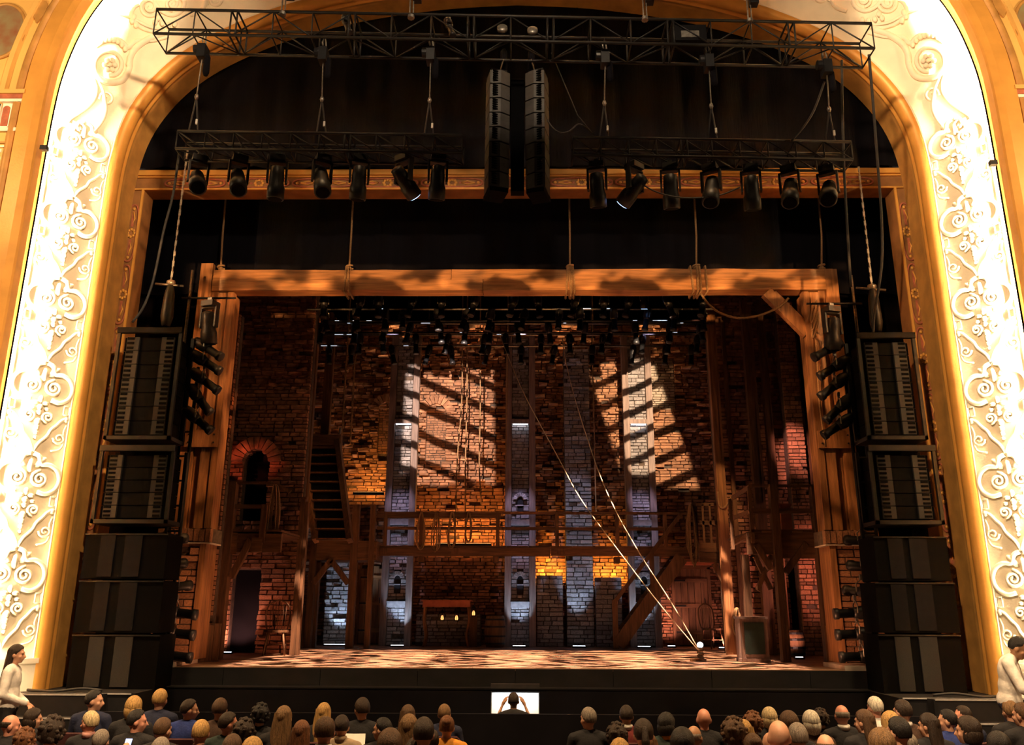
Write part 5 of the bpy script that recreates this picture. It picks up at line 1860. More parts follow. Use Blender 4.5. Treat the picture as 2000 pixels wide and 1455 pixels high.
    upper = [(404, 680, (.8, -.1, -.5)), (399, 706, (.75, .1, -.45)), (397, 742, (.7, .1, -.5)), (388, 778, (.6, .1, -.7)), (384, 818, (.75, .1, -.6))] if L else [(1619, 682, (-.8, -.1, -.45)), (1632, 716, (-.75, .1, -.45)), (1631, 752, (-.7, .1, -.55)), (1640, 796, (-.65, .1, -.6)), (1640, 830, (-.8, .1, -.5))]
    for k, (px, py, aim) in enumerate(upper):
        profile_spot(at(px, py, 13.35), aim, '%s profile spotlight from the top of the %s upper boom' % (('first', 'second', 'third', 'fourth', 'fifth')[k], n_), s=.95)
    lower = [(330, 1052), (328, 1102), (338, 1146), (343, 1196), (338, 1236), (332, 1280)] if L else [(1686, 1056), (1692, 1106), (1684, 1156), (1672, 1197), (1676, 1238), (1684, 1282)]
    for k, (px, py) in enumerate(lower):
        aim = (xs * 1.0, .1 if k > 2 else 1.2, -.12 if L else -.05) if k > 2 else (xs * .5, 1.0, .1)
        profile_spot(at(px, py, 13.55), aim, '%s profile spotlight from the top in front of the %s brick pier' % (('first', 'second', 'third', 'fourth', 'fifth', 'lowest')[k], n_), s=.98)
    e = empty('low_boom', (at(312 if L else 1704, 1200, 13.6).x, 13.6, -.268), label='black pipe carrying the low spotlights by the %s pier' % n_, cat='boom')
    MB().tube([(0, 0, 0), (0, 0, 2.6)], .03, 8).build('pipe', MATS['truss_black'], e, True)
    MB().lathe([(.2, 0), (.2, .03), (.05, .05)], 14).build('base_plate', MATS['truss_black'], e)


mat('lamp_grey', (.06, .055, .055), .4, .2, 9, metal=.3)
side_tower(-1, 'left')
side_tower(1, 'right')

# ---- dark lamps hung over the stage
RNG2 = random.Random(5)
ORD = 'first second third fourth fifth sixth seventh eighth ninth tenth eleventh twelfth thirteenth fourteenth fifteenth'.split()
BARS = []
proto = None
ptree = None
rows_ = [(15.6, 590, 13), (16.7, 618, 14), (17.9, 646, 14), (19.0, 668, 13), (20.0, 690, 12)]
for ri, (Y, py, n) in enumerate(rows_):
    a, b = at(600, py - 14, Y), at(1395, py - 14, Y)
    b.z = a.z
    o_ = ('first', 'second', 'third', 'fourth', 'fifth')[ri]
    e = empty('lamp_bar', a, label='%s dark lamp bar over the stage, counted from the front' % o_, cat='lamp bar')
    BARS.append((e, a.copy(), b.copy()))
    MB().tube([Vector(), b - a], .024, 8).build('pipe', MATS['steel'], e, True)
    MB().tube([Vector((0, 0, .35)), b - a + Vector((0, 0, .35))], .024, 8).build('pipe', MATS['truss_black'], e, True)
    for k in range(5):
        x = (b.x - a.x) * (k + .5) / 5
        MB().tube([(x, 0, 0), (x, 0, 11.88 - a.z)], .008, 5).build('lift_line', MATS['cable'], e)
    for k in range(n):
        x = a.x + (b.x - a.x) * (k + RNG2.uniform(.25, .75)) / n
        aim = Vector((RNG2.uniform(-.4, .4), RNG2.uniform(-.3, .5), -1))
        kind = RNG2.random()
        lens = None
        u_ = RNG2.random()
        if u_ < .15: lens = MATS['glint']
        elif u_ < .17: lens = MATS['glint_warm']
        loc = Vector((x, Y, a.z - .205))
        q = aim.to_track_quat('-Z', 'Y').to_euler()
        lab = '%s stage lamp from the left on the %s overhead lamp bar' % (ORD[k], o_)
        grp = 'stage lamps on the %s overhead bar' % o_
        if proto is None:
            proto = profile_spot(loc, (0, 0, -1), lab, grp, .8)
            ptree = collect(proto)
            t_ = proto
        else:
            t_ = copy_tree(proto, loc, (aim.y * .6, aim.x * .6, RNG2.uniform(0, 3)), lab, grp, tree=ptree)
        if lens is not None:
            for c in t_.children:
                if c.name.startswith('lens'):
                    c.material_slots[0].link = 'OBJECT'; c.material_slots[0].material = lens
# small glowing strips along the bars stand for glints
mat('strip_dim', (.5, .55, .6), .3, 0, 1, emit=(.75, .85, 1.0), estr=.7)
for k in range(40):
    e, a, b = BARS[RNG2.randrange(5)]
    x = RNG2.uniform(.2, b.x - a.x - .2)
    wd = RNG2.choice((.03, .05, .06, .10, .2))
    z = RNG2.choice((0, .35, .35))
    MB().box(x - wd, x + wd, -.036, -.02, z - .006, z + .006).build('glint_strip', MATS['strip_dim'], e)
q = at(1259, 590, 16.3)
moving_head((q.x, q.y, q.z + .3), .35, 0, 'moving head lamp shining blue among the dark lamps', s=.8, lens=MATS['glint_blue'])

# ================================================================== PEOPLE
mat('skin_light', (.62, .33, .21), .55, .10, 14)
mat('skin_pink', (.66, .30, .20), .5, .12, 10)
mat('skin_tan', (.42, .22, .12), .55, .10, 14)
mat('skin_dark', (.14, .07, .04), .55, .10, 14)
HAIR = {'black': (.012, .009, .008), 'dark': (.030, .017, .010), 'brown': (.085, .042, .018), 'auburn': (.15, .055, .018), 'ltbrown': (.20, .11, .045), 'blond': (.48, .28, .09), 'pale': (.62, .48, .26), 'grey': (.24, .20, .16), 'white': (.72, .64, .52)}
for k_, c_ in HAIR.items():
    mat('hair_' + k_, c_, .5, .45, 30, .6, 90, stretch=(3, 3, .35))
TOPS = {'black': (.012, .011, .013), 'navy': (.012, .016, .045), 'blue': (.02, .04, .20), 'grey': (.10, .10, .10), 'white': (.85, .80, .74), 'mustard': (.75, .30, .03), 'red': (.16, .02, .018), 'pink': (.55, .28, .24), 'green': (.02, .035, .03), 'beige': (.38, .28, .18), 'brown': (.06, .03, .018)}
for k_, c_ in TOPS.items():
    mat('cloth_' + k_, c_, .9, .2, 12, .2, 50)
mat('eye_dark', (.01, .008, .006), .2, 0, 1)


def remesh(mb, voxel, name, smooth=2, ratio=1.0):
    me = mb.mesh('tmp')
    o = bpy.data.objects.new('tmp', me)
    COL.objects.link(o)
    r_ = o.modifiers.new('r', 'REMESH'); r_.mode = 'VOXEL'; r_.voxel_size = voxel; r_.use_smooth_shade = True
    if smooth:
        s_ = o.modifiers.new('s', 'SMOOTH'); s_.iterations = smooth; s_.factor = .5
    if ratio < 1:
        d_ = o.modifiers.new('d', 'DECIMATE'); d_.ratio = ratio
    dg = bpy.context.evaluated_depsgraph_get()
    out = bpy.data.meshes.new_from_object(o.evaluated_get(dg))
    out.name = name
    bpy.data.objects.remove(o)
    bpy.data.meshes.remove(me)
    out.polygons.foreach_set('use_smooth', [True] * len(out.polygons))
    return out


V = Vector


def SIT():
    return dict(pel=V((0, 0, .56)), chest=V((0, -.01, .86)), neck=V((0, -.02, 1.02)), head=V((0, 0, 1.17)),
                sh=[V((-.18, -.01, .965)), V((.18, -.01, .965))], el=[V((-.235, .03, .72)), V((.235, .03, .72))], wr=[V((-.12, .25, .64)), V((.12, .25, .64))], hd=[V((.3, .9, -.2)), V((-.3, .9, -.2))],
                hip=[V((-.09, .02, .53)), V((.09, .02, .53))], kn=[V((-.12, .40, .50)), V((.12, .40, .50))], an=[V((-.12, .33, .09)), V((.12, .33, .09))])


def STAND():
    return dict(pel=V((0, 0, .98)), chest=V((0, -.01, 1.28)), neck=V((0, -.02, 1.45)), head=V((0, .005, 1.61)),
                sh=[V((-.18, -.01, 1.395)), V((.18, -.01, 1.395))], el=[V((-.24, .0, 1.13)), V((.24, .0, 1.13))], wr=[V((-.08, .22, 1.02)), V((.08, .22, 1.02))], hd=[V((.6, .6, -.3)), V((-.6, .6, -.3))],
                hip=[V((-.09, 0, .93)), V((.09, 0, .93))], kn=[V((-.10, .02, .50)), V((.10, .02, .50))], an=[V((-.11, -.02, .08)), V((.11, -.02, .08))])


def hand(m, wr, d, side, g=0.0):
    """palm, four bent fingers of different length, thumb from the side of the palm"""
    d = d.normalized()
    up = V((0, 0, 1))
    x = d.cross(up)
    if x.length < .1: x = V((1, 0, 0))
    x.normalize()
    n = x.cross(d).normalized()
    pc = wr + d * .085
    m.cap(wr, wr + d * .03, .027, .03, 10)
    for k in (-1, 0, 1):
        m.cap(wr + d * .03 + x * (.018 * k), pc + x * (.022 * k), .018, .017, 8)
    for k, L in zip((-1.5, -.5, .5, 1.5), (.062, .078, .082, .07)):
        b0 = pc + x * (.019 * k)
        b1 = b0 + d * L * .5 - n * .006
        b2 = b1 + d * L * .38 - n * L * .35
        m.cap(b0, b1, .0098, .0092, 8); m.cap(b1, b2, .0092, .008, 8)
    t0 = wr + d * .03 + x * (.026 * side)
    t1 = t0 + d * .035 + x * (.028 * side)
    t2 = t1 + d * .032 + x * (.006 * side)
    m.cap(t0, t1, .014, .011, 8); m.cap(t1, t2, .011, .009, 8)


def head_prims(m, J, yaw, pitch, fem=False):
    H = J['head']
    M = Matrix.Translation(V((0, 0, 0))) @ Matrix.Translation(J['neck'] + V((0, .01, .06))) @ Matrix.Rotation(yaw, 4, 'Z') @ Matrix.Rotation(pitch, 4, 'X') @ Matrix.Translation(-(J['neck'] + V((0, .01, .06))))
    f = lambda x, y, z: M @ (H + V((x, y, z)))
    q = M.to_3x3().to_4x4()
    m.ell(f(0, -.012, .018), (.075, .095, .10), 16, 12, q)
    m.ell(f(0, .030, -.03), (.060, .068, .078), 14, 10, q)
    m.ell(f(0, .062, -.088), (.030, .026, .022), 10, 8, q)
    m.cap(f(0, .088, .012), f(0, .112, -.028), .010, .015, 8)
    m.cap(f(-.034, .078, .026), f(.034, .078, .026), .014, .014, 8)
    m.cap(f(-.02, .092, -.058), f(.02, .092, -.058), .0085, .0085, 8)
    for s in (-1, 1):
        m.ell(f(s * .079, -.006, -.012), (.012, .026, .034), 8, 8, q)
        m.ell(f(s * .045, .060, -.028), (.024, .022, .022), 8, 6, q)
    m.cap(J['neck'] - V((0, 0, .05)), f(0, -.008, -.06), .056, .050, 12)
    return M


def torso_prims(m, J, g, fore=True):
    c, p = J['chest'], J['pel']
    m.ell(c + V((0, 0, .0)), (.168 + g, .112 + g, .19 + g), 16, 12)
    m.ell(p.lerp(c, .45), (.150 + g, .108 + g, .17 + g), 16, 12)
    m.ell(p, (.165 + g, .125 + g, .12 + g), 16, 12)
    m.cap(J['sh'][0] * .8 + J['sh'][1] * .2, J['sh'][1] * .8 + J['sh'][0] * .2, .068 + g, .068 + g)
    for s in (0, 1):
        m.cap(J['neck'] + V((0, 0, .0)), J['sh'][s].lerp(J['neck'], .25), .052 + g, .055 + g)
        m.cap(J['sh'][s], J['el'][s], .056 + g, .044 + g)
        if fore:
            m.cap(J['el'][s], J['wr'][s], .044 + g, .030 + g)


def leg_prims(m, J, g):
    for s in (0, 1):
        m.cap(J['hip'][s], J['kn'][s], .082 + g, .056 + g)
        m.cap(J['kn'][s], J['an'][s], .056 + g, .038 + g)


def make_person_meshes(J, yaw, pitch, name, voxel=.013, ratio=.5, sleeves=True):
    sk = MB()
    head_prims(sk, J, yaw, pitch)
    torso_prims(sk, J, -.012)
    leg_prims(sk, J, -.01)
    sk.ell(J['pel'], (.15, .11, .12), 14, 10)
    for s in (0, 1):
        hand(sk, J['wr'][s], J['hd'][s], 1 if s == 0 else -1)
        sk.cap(J['an'][s], J['an'][s] + V((0, .12, -.05)), .036, .03)
    return remesh(sk, voxel, name, 2, ratio)


def top_mesh(J, name, collar=False):
    m = MB()
    torso_prims(m, J, .012, fore=name != 'tee')
    if collar:
        m.cap(J['neck'] + V((0, -.005, .02)), J['neck'] + V((0, .0, .055)), .066, .064)
    return remesh(m, .016, name, 3, .5)


def bottom_mesh(J, name):
    m = MB()
    leg_prims(m, J, .012)
    m.ell(J['pel'] + V((0, 0, -.02)), (.175, .135, .12), 14, 10)
    return remesh(m, .018, name, 3, .5)


def shoe_mesh(J, s):
    m = MB()
    a = J['an'][s]
    m.cap(V((a.x, a.y - .04, .045)), V((a.x * 1.08, a.y + .15, .035)), .045, .034)
    m.cap(a, V((a.x, a.y, .05)), .045, .045)
    return m.mesh('shoe', True)


def hair_mesh(kind, Hc, fem=False):
    """hair in the body's own place, before the head turns"""
    m = MB()
    c = Hc + V((0, -.012, .020))
    R_ = {'curly': (.100, .116, .122), 'bob': (.094, .112, .115), 'fringe': (.081, .102, .107)}.get(kind, (.086, .107, .112))
    rows = 18
    cols = 28
    rr = random.Random(hash(kind) % 1000 if False else len(kind) * 7)
    vs = []
    fs = []
    for i in range(rows + 1):
        t = -PI / 2 + PI * i / rows
        for j in range(cols):
            a = 2 * PI * j / cols
            d = V((math.cos(t) * math.cos(a), math.cos(t) * math.sin(a), math.sin(t)))
            front = d.y
            low = -.55 if kind in ('short', 'bun', 'pony', 'fringe', 'receding') else -.85
            line = low + max(0, front + .25) * 1.35
            side = abs(d.x) > .75 and front > -.1
            keep = d.z > line
            if kind == 'fringe':
                keep = (-.50 < d.z < .28) and front < .18
            if kind == 'receding':
                keep = keep and not (front > -.25 and d.z > .35 and abs(d.x) < .55) and d.z > line + max(0, front) * .4
            k = 1.0 + .018 * math.sin(9 * a + 3 * t) + (.05 * rr.uniform(-1, 1) if kind == 'curly' else 0)
            s = k if keep else .80
            vs.append(c + V((d.x * R_[0] * s, d.y * R_[1] * s, d.z * R_[2] * s)))
    for i in range(rows):
        for j in range(cols):
            fs.append((i * cols + j, i * cols + (j + 1) % cols, (i + 1) * cols + (j + 1) % cols, (i + 1) * cols + j))
    m.add(vs, fs)
    if kind in ('long', 'bob', 'pony', 'bun', 'curly'):
        x = MB()
        if kind == 'long':
            rowsL = []
            for i in range(12):
                z = .06 - .40 * i / 11
                w_ = .086 + .018 * math.sin(i / 11 * PI)
                dp = .055
                ring = []
                for j in range(20):
                    a = 2 * PI * j / 20
                    wv = 1 + .05 * math.sin(5 * a + i * .6)
                    ring.append(Hc + V((w_ * math.cos(a) * wv, -.055 + dp * math.sin(a) * wv - .02 * i / 11, z)))
                rowsL.append(ring + [ring[0]])
            x.grid(rowsL)
            x.add(rowsL[-1][:20], [tuple(range(20))])
        elif kind == 'bob':
            x.ell(Hc + V((0, -.030, -.035)), (.097, .092, .105), 18, 12)
        elif kind == 'curly':
            for k in range(70):
                a, t = rr.uniform(0, 2 * PI), rr.uniform(-.9, 1.5)
                d = V((math.cos(t) * math.cos(a), math.cos(t) * math.sin(a), math.sin(t)))
                if d.y > .2 and d.z < .5: continue
                x.ell(c + V((d.x * .098, d.y * .112, d.z * .118)), rr.uniform(.016, .026), 6, 5)
        elif kind == 'pony':
            x.cap(Hc + V((0, -.10, .05)), Hc + V((0, -.13, -.05)), .025, .035)
            x.cap(Hc + V((0, -.13, -.05)), Hc + V((0, -.12, -.24)), .035, .014)
        else:
            x.ell(Hc + V((0, -.11, .06)), (.05, .042, .045), 12, 8)
            x.tube([Hc + V((.03 * math.cos(t), -.125, .06 + .03 * math.sin(t))) for t in [k * .5 for k in range(12)]], .012, 5)
        m.add(x.v, x.f)
    return m.mesh('hair_' + kind, True)


MESH_CACHE = {}


def cached(key, fn):
    if key not in MESH_CACHE:
        MESH_CACHE[key] = fn()
    return MESH_CACHE[key]


def person(root_loc, rz, pose, J, yaw, pitch, hair, hcol, top, bottom, skin, label, scale=1.0, group=None, collar=None, voxel=.013, ratio=.5):
    yaw = rad(yaw)
    pitch = rad(pitch)
    e = empty('person', root_loc, rz, label, 'person', group)
    e.scale = (scale,) * 3
    body = cached(('b', pose, round(yaw, 2), round(pitch, 2)), lambda: make_person_meshes(J, yaw, pitch, 'body', voxel, ratio))
    obj('body', body, MATS['skin_' + skin], e)
    tm = cached(('t', pose), lambda: top_mesh(J, 'tee' if pose == 'conduct' else 'garment'))
    obj('jacket' if top in ('black', 'navy', 'grey') else 'shirt', tm, MATS['cloth_' + top], e)
    obj('trousers', cached(('l', pose), lambda: bottom_mesh(J, 'trousers')), MATS['cloth_' + bottom], e)
    for s in (0, 1):
        obj('shoe', cached(('s', pose, s), lambda: shoe_mesh(J, s)), MATS['cloth_black'], e)
    pv = J['neck'] + V((0, .01, .06))
    HM = Matrix.Translation(pv) @ Matrix.Rotation(yaw, 4, 'Z') @ Matrix.Rotation(pitch, 4, 'X') @ Matrix.Translation(-pv)
    if hair != 'bald':
        o = obj('hair', cached(('h', hair, round(J['head'].z, 2)), lambda: hair_mesh(hair, J['head'])), MATS['hair_' + hcol], e)
        o.matrix_local = HM
    for s in (-1, 1):
        o = obj('eye', cached(('e', s, round(J['head'].z, 2)), lambda: MB().ell(J['head'] + V((s * .031, .0835, .004)), (.011, .006, .007), 8, 6).mesh('eye', True)), MATS['eye_dark'], e)
        o.matrix_local = HM
    if collar:
        o = obj('collar', cached(('c', pose), lambda: MB().lathe([(.062, -.015), (.074, -.02), (.068, .035), (.058, .04)], 18, Matrix.Translation(J['neck'] + V((0, -.002, .022)))).mesh('collar', True)), MATS['cloth_' + collar], e)
    return e


FLOOR_Z = -1.35
sit = SIT()
# px, top of the head, hair, hair colour, head turn, top, skin, collar, label
AUD = [
    (185, 1346, 'short', 'black', -80, 'navy', 'light', None, 'dark haired man in navy turned to the right beside the left steps'),
    (314, 1344, 'short', 'blond', 0, 'navy', 'light', None, 'child with short blond hair, highest head before the left speakers'),
    (263, 1358, 'bob', 'blond', 20, 'black', 'light', None, 'woman with golden blond hair next to the blond child'),
    (370, 1364, 'short', 'dark', -65, 'blue', 'light', None, 'dark haired person in a blue top looking right'),
    (431, 1362, 'short', 'brown', 0, 'brown', 'light', None, 'person with greyish brown hair beside the one in blue'),
    (510, 1375, 'curly', 'black', 0, 'black', 'light', None, 'person with black curly hair hardly visible against the pit'),
    (555, 1377, 'long', 'ltbrown', 0, 'black', 'light', None, 'woman with long straight light brown hair'),
    (633, 1371, 'long', 'blond', 0, 'black', 'light', None, 'woman with long golden blond hair in the front row'),
    (709, 1361, 'short', 'dark', 30, 'black', 'light', None, 'tall dark haired man in a black jacket facing the stage'),
    (797, 1375, 'long', 'brown', 0, 'black', 'light', None, 'woman with long brown hair in the front row, left of the conductor'),
    (868, 1374, 'short', 'ltbrown', 0, 'navy', 'light', None, 'dark blond person directly before the mustard top'),
    (1150, 1380, 'short', 'grey', 35, 'black', 'light', None, 'man with wavy grey brown hair in a black shirt, first right of the centre aisle'),
    (1223, 1376, 'short', 'dark', 0, 'red', 'tan', 'white', 'dark haired man in a dark red sweater with white collar'),
    (1300, 1390, 'bob', 'black', -35, 'green', 'light', 'mustard', 'black haired person with a yellow collar looking right'),
    (1374, 1384, 'bald', 'grey', 0, 'black', 'pink', None, 'bald pink headed man in a black shirt'),
    (1470, 1391, 'curly', 'auburn', 0, 'black', 'light', None, 'person with curly auburn hair beside the pale blond bob'),
    (1502, 1380, 'bob', 'pale', 0, 'black', 'light', None, 'woman with a pale blond bob'),
    (1540, 1387, 'bob', 'brown', 0, 'black', 'light', None, 'woman with a brown bob right of the pale blond woman'),
    (1583, 1386, 'bob', 'white', 0, 'brown', 'light', None, 'white haired person half hidden by dark curls'),
    (1643, 1374, 'fringe', 'grey', 0, 'black', 'pink', 'white', 'balding man with grey sides, red neck and white collar'),
    (1708, 1359, 'short', 'white', 20, 'white', 'pink', None, 'old man with white hair and pale shirt, highest head at the right'),
    (1762, 1365, 'short', 'dark', 25, 'brown', 'light', 'white', 'dark brown haired man right of the white haired old man'),
    (1850, 1384, 'short', 'black', 60, 'blue', 'light', None, 'dark haired person in a bright blue top'),
    (1880, 1377, 'short', 'dark', 80, 'navy', 'pink', None, 'man in navy turned to the left behind the right steps'),
    (1971, 1366, 'receding', 'ltbrown', 0, 'black', 'light', None, 'man with thinning light brown hair before the right usher'),
    (1996, 1371, 'short', 'brown', 30, 'black', 'light', None, 'brown haired person at the right edge of the picture'),
    (22, 1393, 'fringe', 'dark', -60, 'black', 'pink', None, 'balding pink headed man at the left edge looking right'),
    (66, 1382, 'bob', 'dark', -65, 'black', 'light', None, 'dark haired woman looking right, near the left edge'),
    (180, 1387, 'short', 'pale', 65, 'black', 'pink', 'pink', 'pale blond older person turned to the left'),
    (268, 1384, 'short', 'black', -70, 'black', 'pink', None, 'dark haired man in profile below the blond woman'),
    (319, 1400, 'short', 'brown', -20, 'black', 'light', None, 'man with cropped brown hair right below the blond child'),
    (394, 1404, 'short', 'blond', 10, 'black', 'pink', None, 'man with short sandy hair and red neck'),
    (446, 1389, 'short', 'dark', -60, 'green', 'pink', None, 'dark haired person looking right, beside the sandy haired man'),
    (478, 1405, 'curly', 'dark', 0, 'brown', 'light', None, 'person with dark brown curls left of the black curly head'),
    (590, 1405, 'long', 'auburn', 0, 'brown', 'light', None, 'woman with long auburn hair'),
    (636, 1396, 'receding', 'brown', 15, 'grey', 'pink', 'white', 'man with thinning brown hair and white collar'),
    (668, 1395, 'short', 'dark', 0, 'beige', 'light', 'beige', 'man with dense dark brown hair and beige collar'),
    (750, 1400, 'short', 'black', 70, 'black', 'light', None, 'black haired man in profile looking left'),
    (799, 1393, 'long', 'ltbrown', 0, 'grey', 'light', None, 'woman with highlighted light brown hair behind the long brown hair'),
    (828, 1399, 'short', 'dark', 0, 'black', 'light', None, 'person with rounded dark brown hair left of the mustard top'),
    (873, 1396, 'bun', 'auburn', 0, 'mustard', 'light', None, 'woman with pinned up auburn hair in a mustard orange top'),
    (1205, 1413, 'curly', 'dark', 0, 'brown', 'light', None, 'person with dark brown curls behind the dark red sweater'),
    (1256, 1402, 'pony', 'dark', 0, 'pink', 'light', None, 'woman with a dark ponytail in a pink top'),
    (1354, 1414, 'fringe', 'grey', -30, 'black', 'tan', None, 'balding man with grey hair just left of the bald pink head'),
    (1332, 1419, 'bob', 'black', 0, 'black', 'light', None, 'person with black bobbed hair behind the yellow collar'),
    (1433, 1403, 'curly', 'brown', 0, 'navy', 'light', None, 'person with brown curly hair right of the bald pink head'),
    (1452, 1404, 'long', 'blond', 0, 'black', 'light', None, 'blond person half hidden between two curly heads'),
    (1520, 1407, 'bald', 'grey', 0, 'pink', 'light', None, 'bald man with orange tinted scalp behind the pale blond bob'),
    (1557, 1410, 'short', 'grey', 0, 'black', 'light', None, 'man with cropped grey hair'),
    (1602, 1385, 'curly', 'dark', 0, 'black', 'light', None, 'person with full dark curls hiding a white head'),
    (1688, 1384, 'long', 'brown', 40, 'black', 'light', None, 'woman with long brown hair looking left'),
    (1738, 1387, 'long', 'blond', 0, 'white', 'light', None, 'woman with long blond hair right of the old man'),
    (1754, 1398, 'short', 'black', 30, 'black', 'light', None, 'black haired man behind the long blond hair'),
    (1813, 1391, 'long', 'dark', 40, 'black', 'light', None, 'woman with long dark hair, hands by her face'),
    (1890, 1397, 'bob', 'dark', 55, 'navy', 'light', None, 'woman with dark brown bob in a navy top'),
    (50, 1423, 'curly', 'auburn', 0, 'brown', 'light', None, 'person with auburn curls low at the left edge'),
    (104, 1400, 'curly', 'dark', 0, 'black', 'light', None, 'person with dark curls left of the pale blond profile'),
    (199, 1423, 'short', 'grey', 0, 'black', 'light', None, 'grey haired person holding up a glowing phone'),
    (315, 1438, 'short', 'grey', 0, 'black', 'light', None, 'grey brown head low down below the cropped brown hair'),
    (455, 1432, 'short', 'brown', 0, 'black', 'light', None, 'brown head low down between sandy and blond heads'),
    (494, 1437, 'short', 'blond', 0, 'black', 'light', None, 'bright blond head low at the bottom edge'),
    (762, 1421, 'bob', 'brown', 0, 'brown', 'light', None, 'brown haired head behind the profile looking left'),
    (812, 1439, 'bob', 'dark', 0, 'black', 'light', None, 'dark brown head lowest beside the thinning scalp'),
    (842, 1421, 'receding', 'dark', 20, 'black', 'light', None, 'man with thinning dark hair behind the mustard top'),
    (1210, 1440, 'short', 'blond', 0, 'black', 'light', None, 'sandy blond head low below the dark curls'),
    (1266, 1429, 'long', 'ltbrown', 0, 'beige', 'light', None, 'long light brown hair low behind the pink top'),
    (1470, 1431, 'bun', 'brown', 0, 'black', 'light', None, 'small brown bun low between the curly heads'),
    (1505, 1430, 'bald', 'grey', 0, 'black', 'light', None, 'large bald head low at the bottom edge'),
    (1611, 1430, 'fringe', 'brown', 0, 'black', 'light', None, 'balding brown head low behind the dark curls'),
    (1720, 1420, 'bob', 'ltbrown', 0, 'black', 'light', None, 'light brown bob low behind the long brown hair'),
    (1770, 1428, 'short', 'grey', 60, 'white', 'pink', None, 'grey haired person in white turned left, low at the right'),
    (1948, 1427, 'bob', 'black', 0, 'black', 'light', None, 'black haired head low at the right before the usher'),
]


def sit_phone():
    J = SIT()
    J['el'][1] = V((.25, .10, .78)); J['wr'][1] = V((.17, .30, .98)); J['hd'][1] = V((-.2, .3, .9))
    return J


sitp = sit_phone()
ROWS = [10.6, 9.85, 9.1, 8.35, 7.6]
placed = []
seatproto = None
for (px, yt, hair, hcol, yaw, top, skin, collar, lab) in AUD:
    want = min(10.6, 10.6 - (yt - 1352) / 88.0 * 3.0)
    Y = None
    for cand in sorted([10.6 - .1 * k for k in range(39)], key=lambda r_: abs(r_ - want)):
        x = at(px, yt, cand).x
        if all(abs(x - qx) > .45 or abs(cand - qr) > .68 for qx, qr in placed):
            Y = cand
            break
    if Y is None:
        Y = min(ROWS, key=lambda r_: abs(r_ - want))
    p = at(px, yt, Y)
    placed.append((p.x, Y))
    topz = 1.305 if hair != 'bald' else 1.287
    sc = (p.z - FLOOR_Z) / topz
    phone = 'phone' in lab
    J = sitp if phone else sit
    pe = person((p.x, Y + .01, FLOOR_Z), 0, 'phone' if phone else 'sit', J, yaw, -4, hair, hcol, top, 'black', skin, lab, sc, 'seated audience', collar)
    if phone:
        ph = J['wr'][1] + V((-.03, .07, .10))
        w_ = V((p.x, Y + .01, FLOOR_Z)) + ph * sc
        e = empty('smartphone', w_, .0, 'glowing phone held up by a grey haired person', 'phone')
        e.rotation_euler = (-.5, 0, 0)
        MB().box(-.036, .036, 0, .008, -.07, .07).build('case', MATS['fixture_black'], e)
        MB().box(-.032, .032, -.002, 0, -.062, .062).build('screen', mat('phone_screen', (.4, .5, .9), .3, 0, 1, emit=(.35, .5, 1.0), estr=2.0), e)
    # seat
    sl = (p.x, Y + .01, FLOOR_Z)
    seatlab = ' '.join(('theatre seat of ' + lab).split()[:16])
    if seatproto is None:
        s_ = empty('theatre_seat', sl, 0, seatlab, 'seat', 'theatre seats')
        MB().box(-.23, .23, -.12, .36, .36, .44).build('cushion', MATS['seat_velvet'], s_)
        m = MB()
        m.prism([(-.23, 0), (.23, 0), (.23, .36), (.17, .42), (-.17, .42), (-.23, .36)], .06, Matrix.Translation((0, -.15, .40)) @ Matrix.Rotation(PI / 2 + .12, 4, 'X'))
        m.build('backrest', MATS['seat_velvet'], s_)
        for s in (-1, 1):
            MB().box(s * .245 - .02, s * .245 + .02, -.16, .22, .60, .64).build('armrest', MATS['timber_dark'], s_)
            MB().box(s * .245 - .015, s * .245 + .015, -.12, .10, 0, .60).build('side_panel', MATS['fixture_black'], s_)
        seatproto = s_
        stree = collect(s_)
    else:
        copy_tree(seatproto, sl, label=seatlab, group='theatre seats', tree=stree)

# programme in somebody's hands
q = at(690, 1448, 9.35)
e = empty('programme', q, label='open white programme held behind the black jacket', cat='booklet')
for s in (-1, 1):
    MB().box(min(0, s * .12), max(0, s * .12), -.003, .003, -.08, .08).build('page', MATS['paper'], e).rotation_euler = (-.6, 0, s * .15)

# ---- conductor
J = STAND()
J['el'] = [V((-.26, .14, 1.33)), V((.26, .14, 1.33))]
J['wr'] = [V((-.17, .24, 1.54)), V((.17, .24, 1.54))]
J['hd'] = [V((.45, .3, .85)), V((-.45, .3, .85))]
cp = at(1003, 1351, 12.05)
person((cp.x, 12.05, cp.z - 1.745 * .87), 0, 'conduct', J, 0, -12, 'short', 'dark', 'black', 'black', 'tan', 'conductor in black with both hands raised beside the head', .87, voxel=.011, ratio=.6)
MB().box(cp.x - .5, cp.x + .5, 11.6, 12.5, -2.6, cp.z - 1.745 * .87 - .003).build('conductor_podium', MATS['black_paint'], None, label='black podium under the conductor', cat='podium')
YMS = 12.58
x0, x1, z0, z1 = rect(958, 1362, 1054, 1390, YMS)
ms = empty('music_stand', ((x0 + x1) / 2, YMS, -2.6), label='music stand with lamp before the conductor', cat='music stand')
hw = (x1 - x0) / 2
H0 = z0 + 2.6
MB().tube([(0, .1, 0), (0, .1, H0)], .02, 8).build('pole', MATS['fixture_black'], ms)
MB().lathe([(.25, 0), (.25, .03), (.04, .05)], 14, Matrix.Translation((0, .1, 0))).build('base', MATS['fixture_black'], ms)
MB().box(-hw, hw, -.0, .02, 0, .34, Matrix.Translation((0, .03, H0 - .06)) @ Matrix.Rotation(-.45, 4, 'X')).build('desk', MATS['fixture_black'], ms)
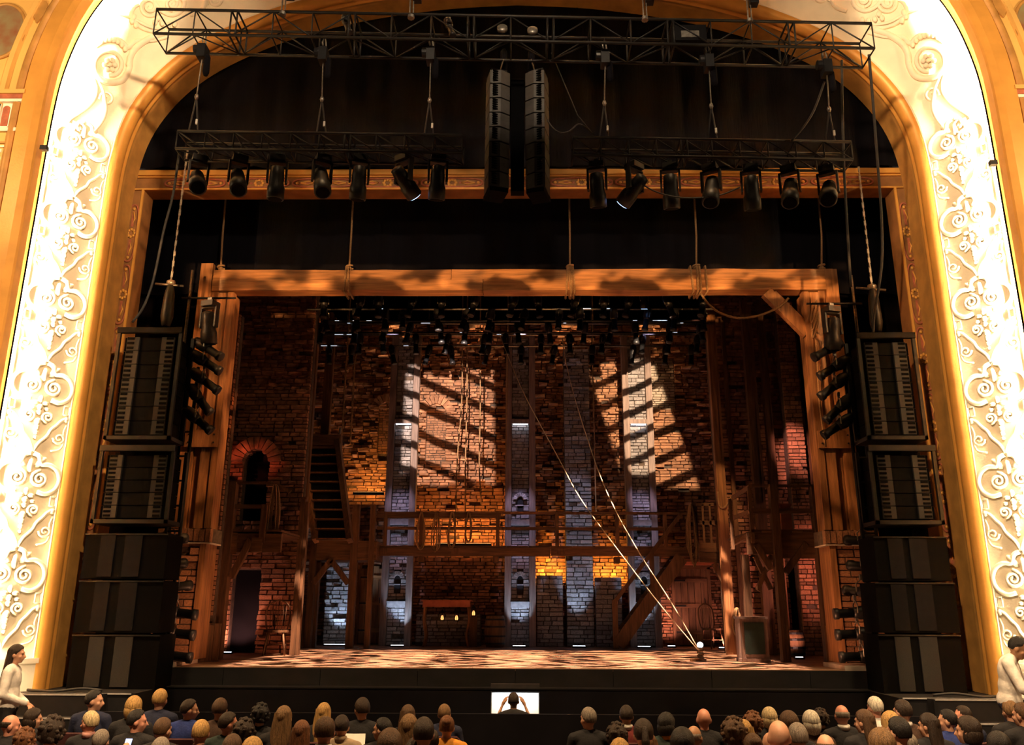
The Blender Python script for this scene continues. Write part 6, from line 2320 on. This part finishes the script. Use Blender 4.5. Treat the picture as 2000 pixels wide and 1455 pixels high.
MB().box(-hw - .06, hw + .06, -.05, .06, H0 - .08, H0 - .05).build('lip', MATS['speaker_grey'], ms)
MB().box(-hw, hw, .05, .14, H0 + .30, H0 + .36).build('lamp_hood', MATS['lamp_grey'], ms)
sc_ = empty('music_score', (ms.location.x, YMS, z0), label='brightly lit open score on the music stand', cat='score')
for s in (-1, 1):
    a, b = sorted((s * .01, s * hw * .96))
    MB().box(a, b, -.012, -.002, .0, .30, Matrix.Translation((0, .03, -.04)) @ Matrix.Rotation(-.45, 4, 'X')).build('page', MATS['paper'], sc_)
area('music_stand_light', (ms.location.x, YMS + .06, z0 + .285), (ms.location.x, YMS + .02, z0), 4, (.95, .97, 1.0), hw * 1.9, .05)

# ---- ushers
J = STAND()
J['wr'] = [V((-.04, .20, 1.00)), V((.05, .21, 1.00))]
J['el'] = [V((-.23, -.02, 1.12)), V((.23, -.02, 1.12))]
up = at(34, 1257, 10.95)
FZ = -1.21
person((up.x, 10.95, FZ), rad(-75), 'usher_w', J, 0, -4, 'long', 'dark', 'white', 'black', 'light', 'usher with long dark hair in a white blouse by the left jamb', (up.z - FZ) / 1.745, voxel=.011, ratio=.7)
J = STAND()
J['chest'] += V((0, .05, 0)); J['neck'] += V((0, .10, -.01)); J['head'] += V((0, .13, -.03))
J['sh'] = [v + V((0, .06, -.01)) for v in J['sh']]
J['el'] = [V((-.24, .16, 1.12)), V((.24, .16, 1.12))]
J['wr'] = [V((-.10, .38, 1.00)), V((.10, .38, 1.00))]
J['hd'] = [V((.3, .8, -.3)), V((-.3, .8, -.3))]
up = at(1952, 1232, 10.95)
person((up.x, 10.95, FZ), rad(-122), 'usher_m', J, -5, -28, 'short', 'black', 'white', 'navy', 'tan', 'usher with black hair in a white shirt looking down by the right jamb', (up.z - FZ) / 1.74, voxel=.011, ratio=.7)
for s in (-1, 1):
    c_ = abs(up.x) + .1
    MB().box(min(s * 6.1, s * 8.6), max(s * 6.1, s * 8.6), 10.5, 11.25, -1.35, FZ).build('usher_step', MATS['black_paint'], None, label='low dark step under the %s usher' % ('left' if s < 0 else 'right'), cat='step')
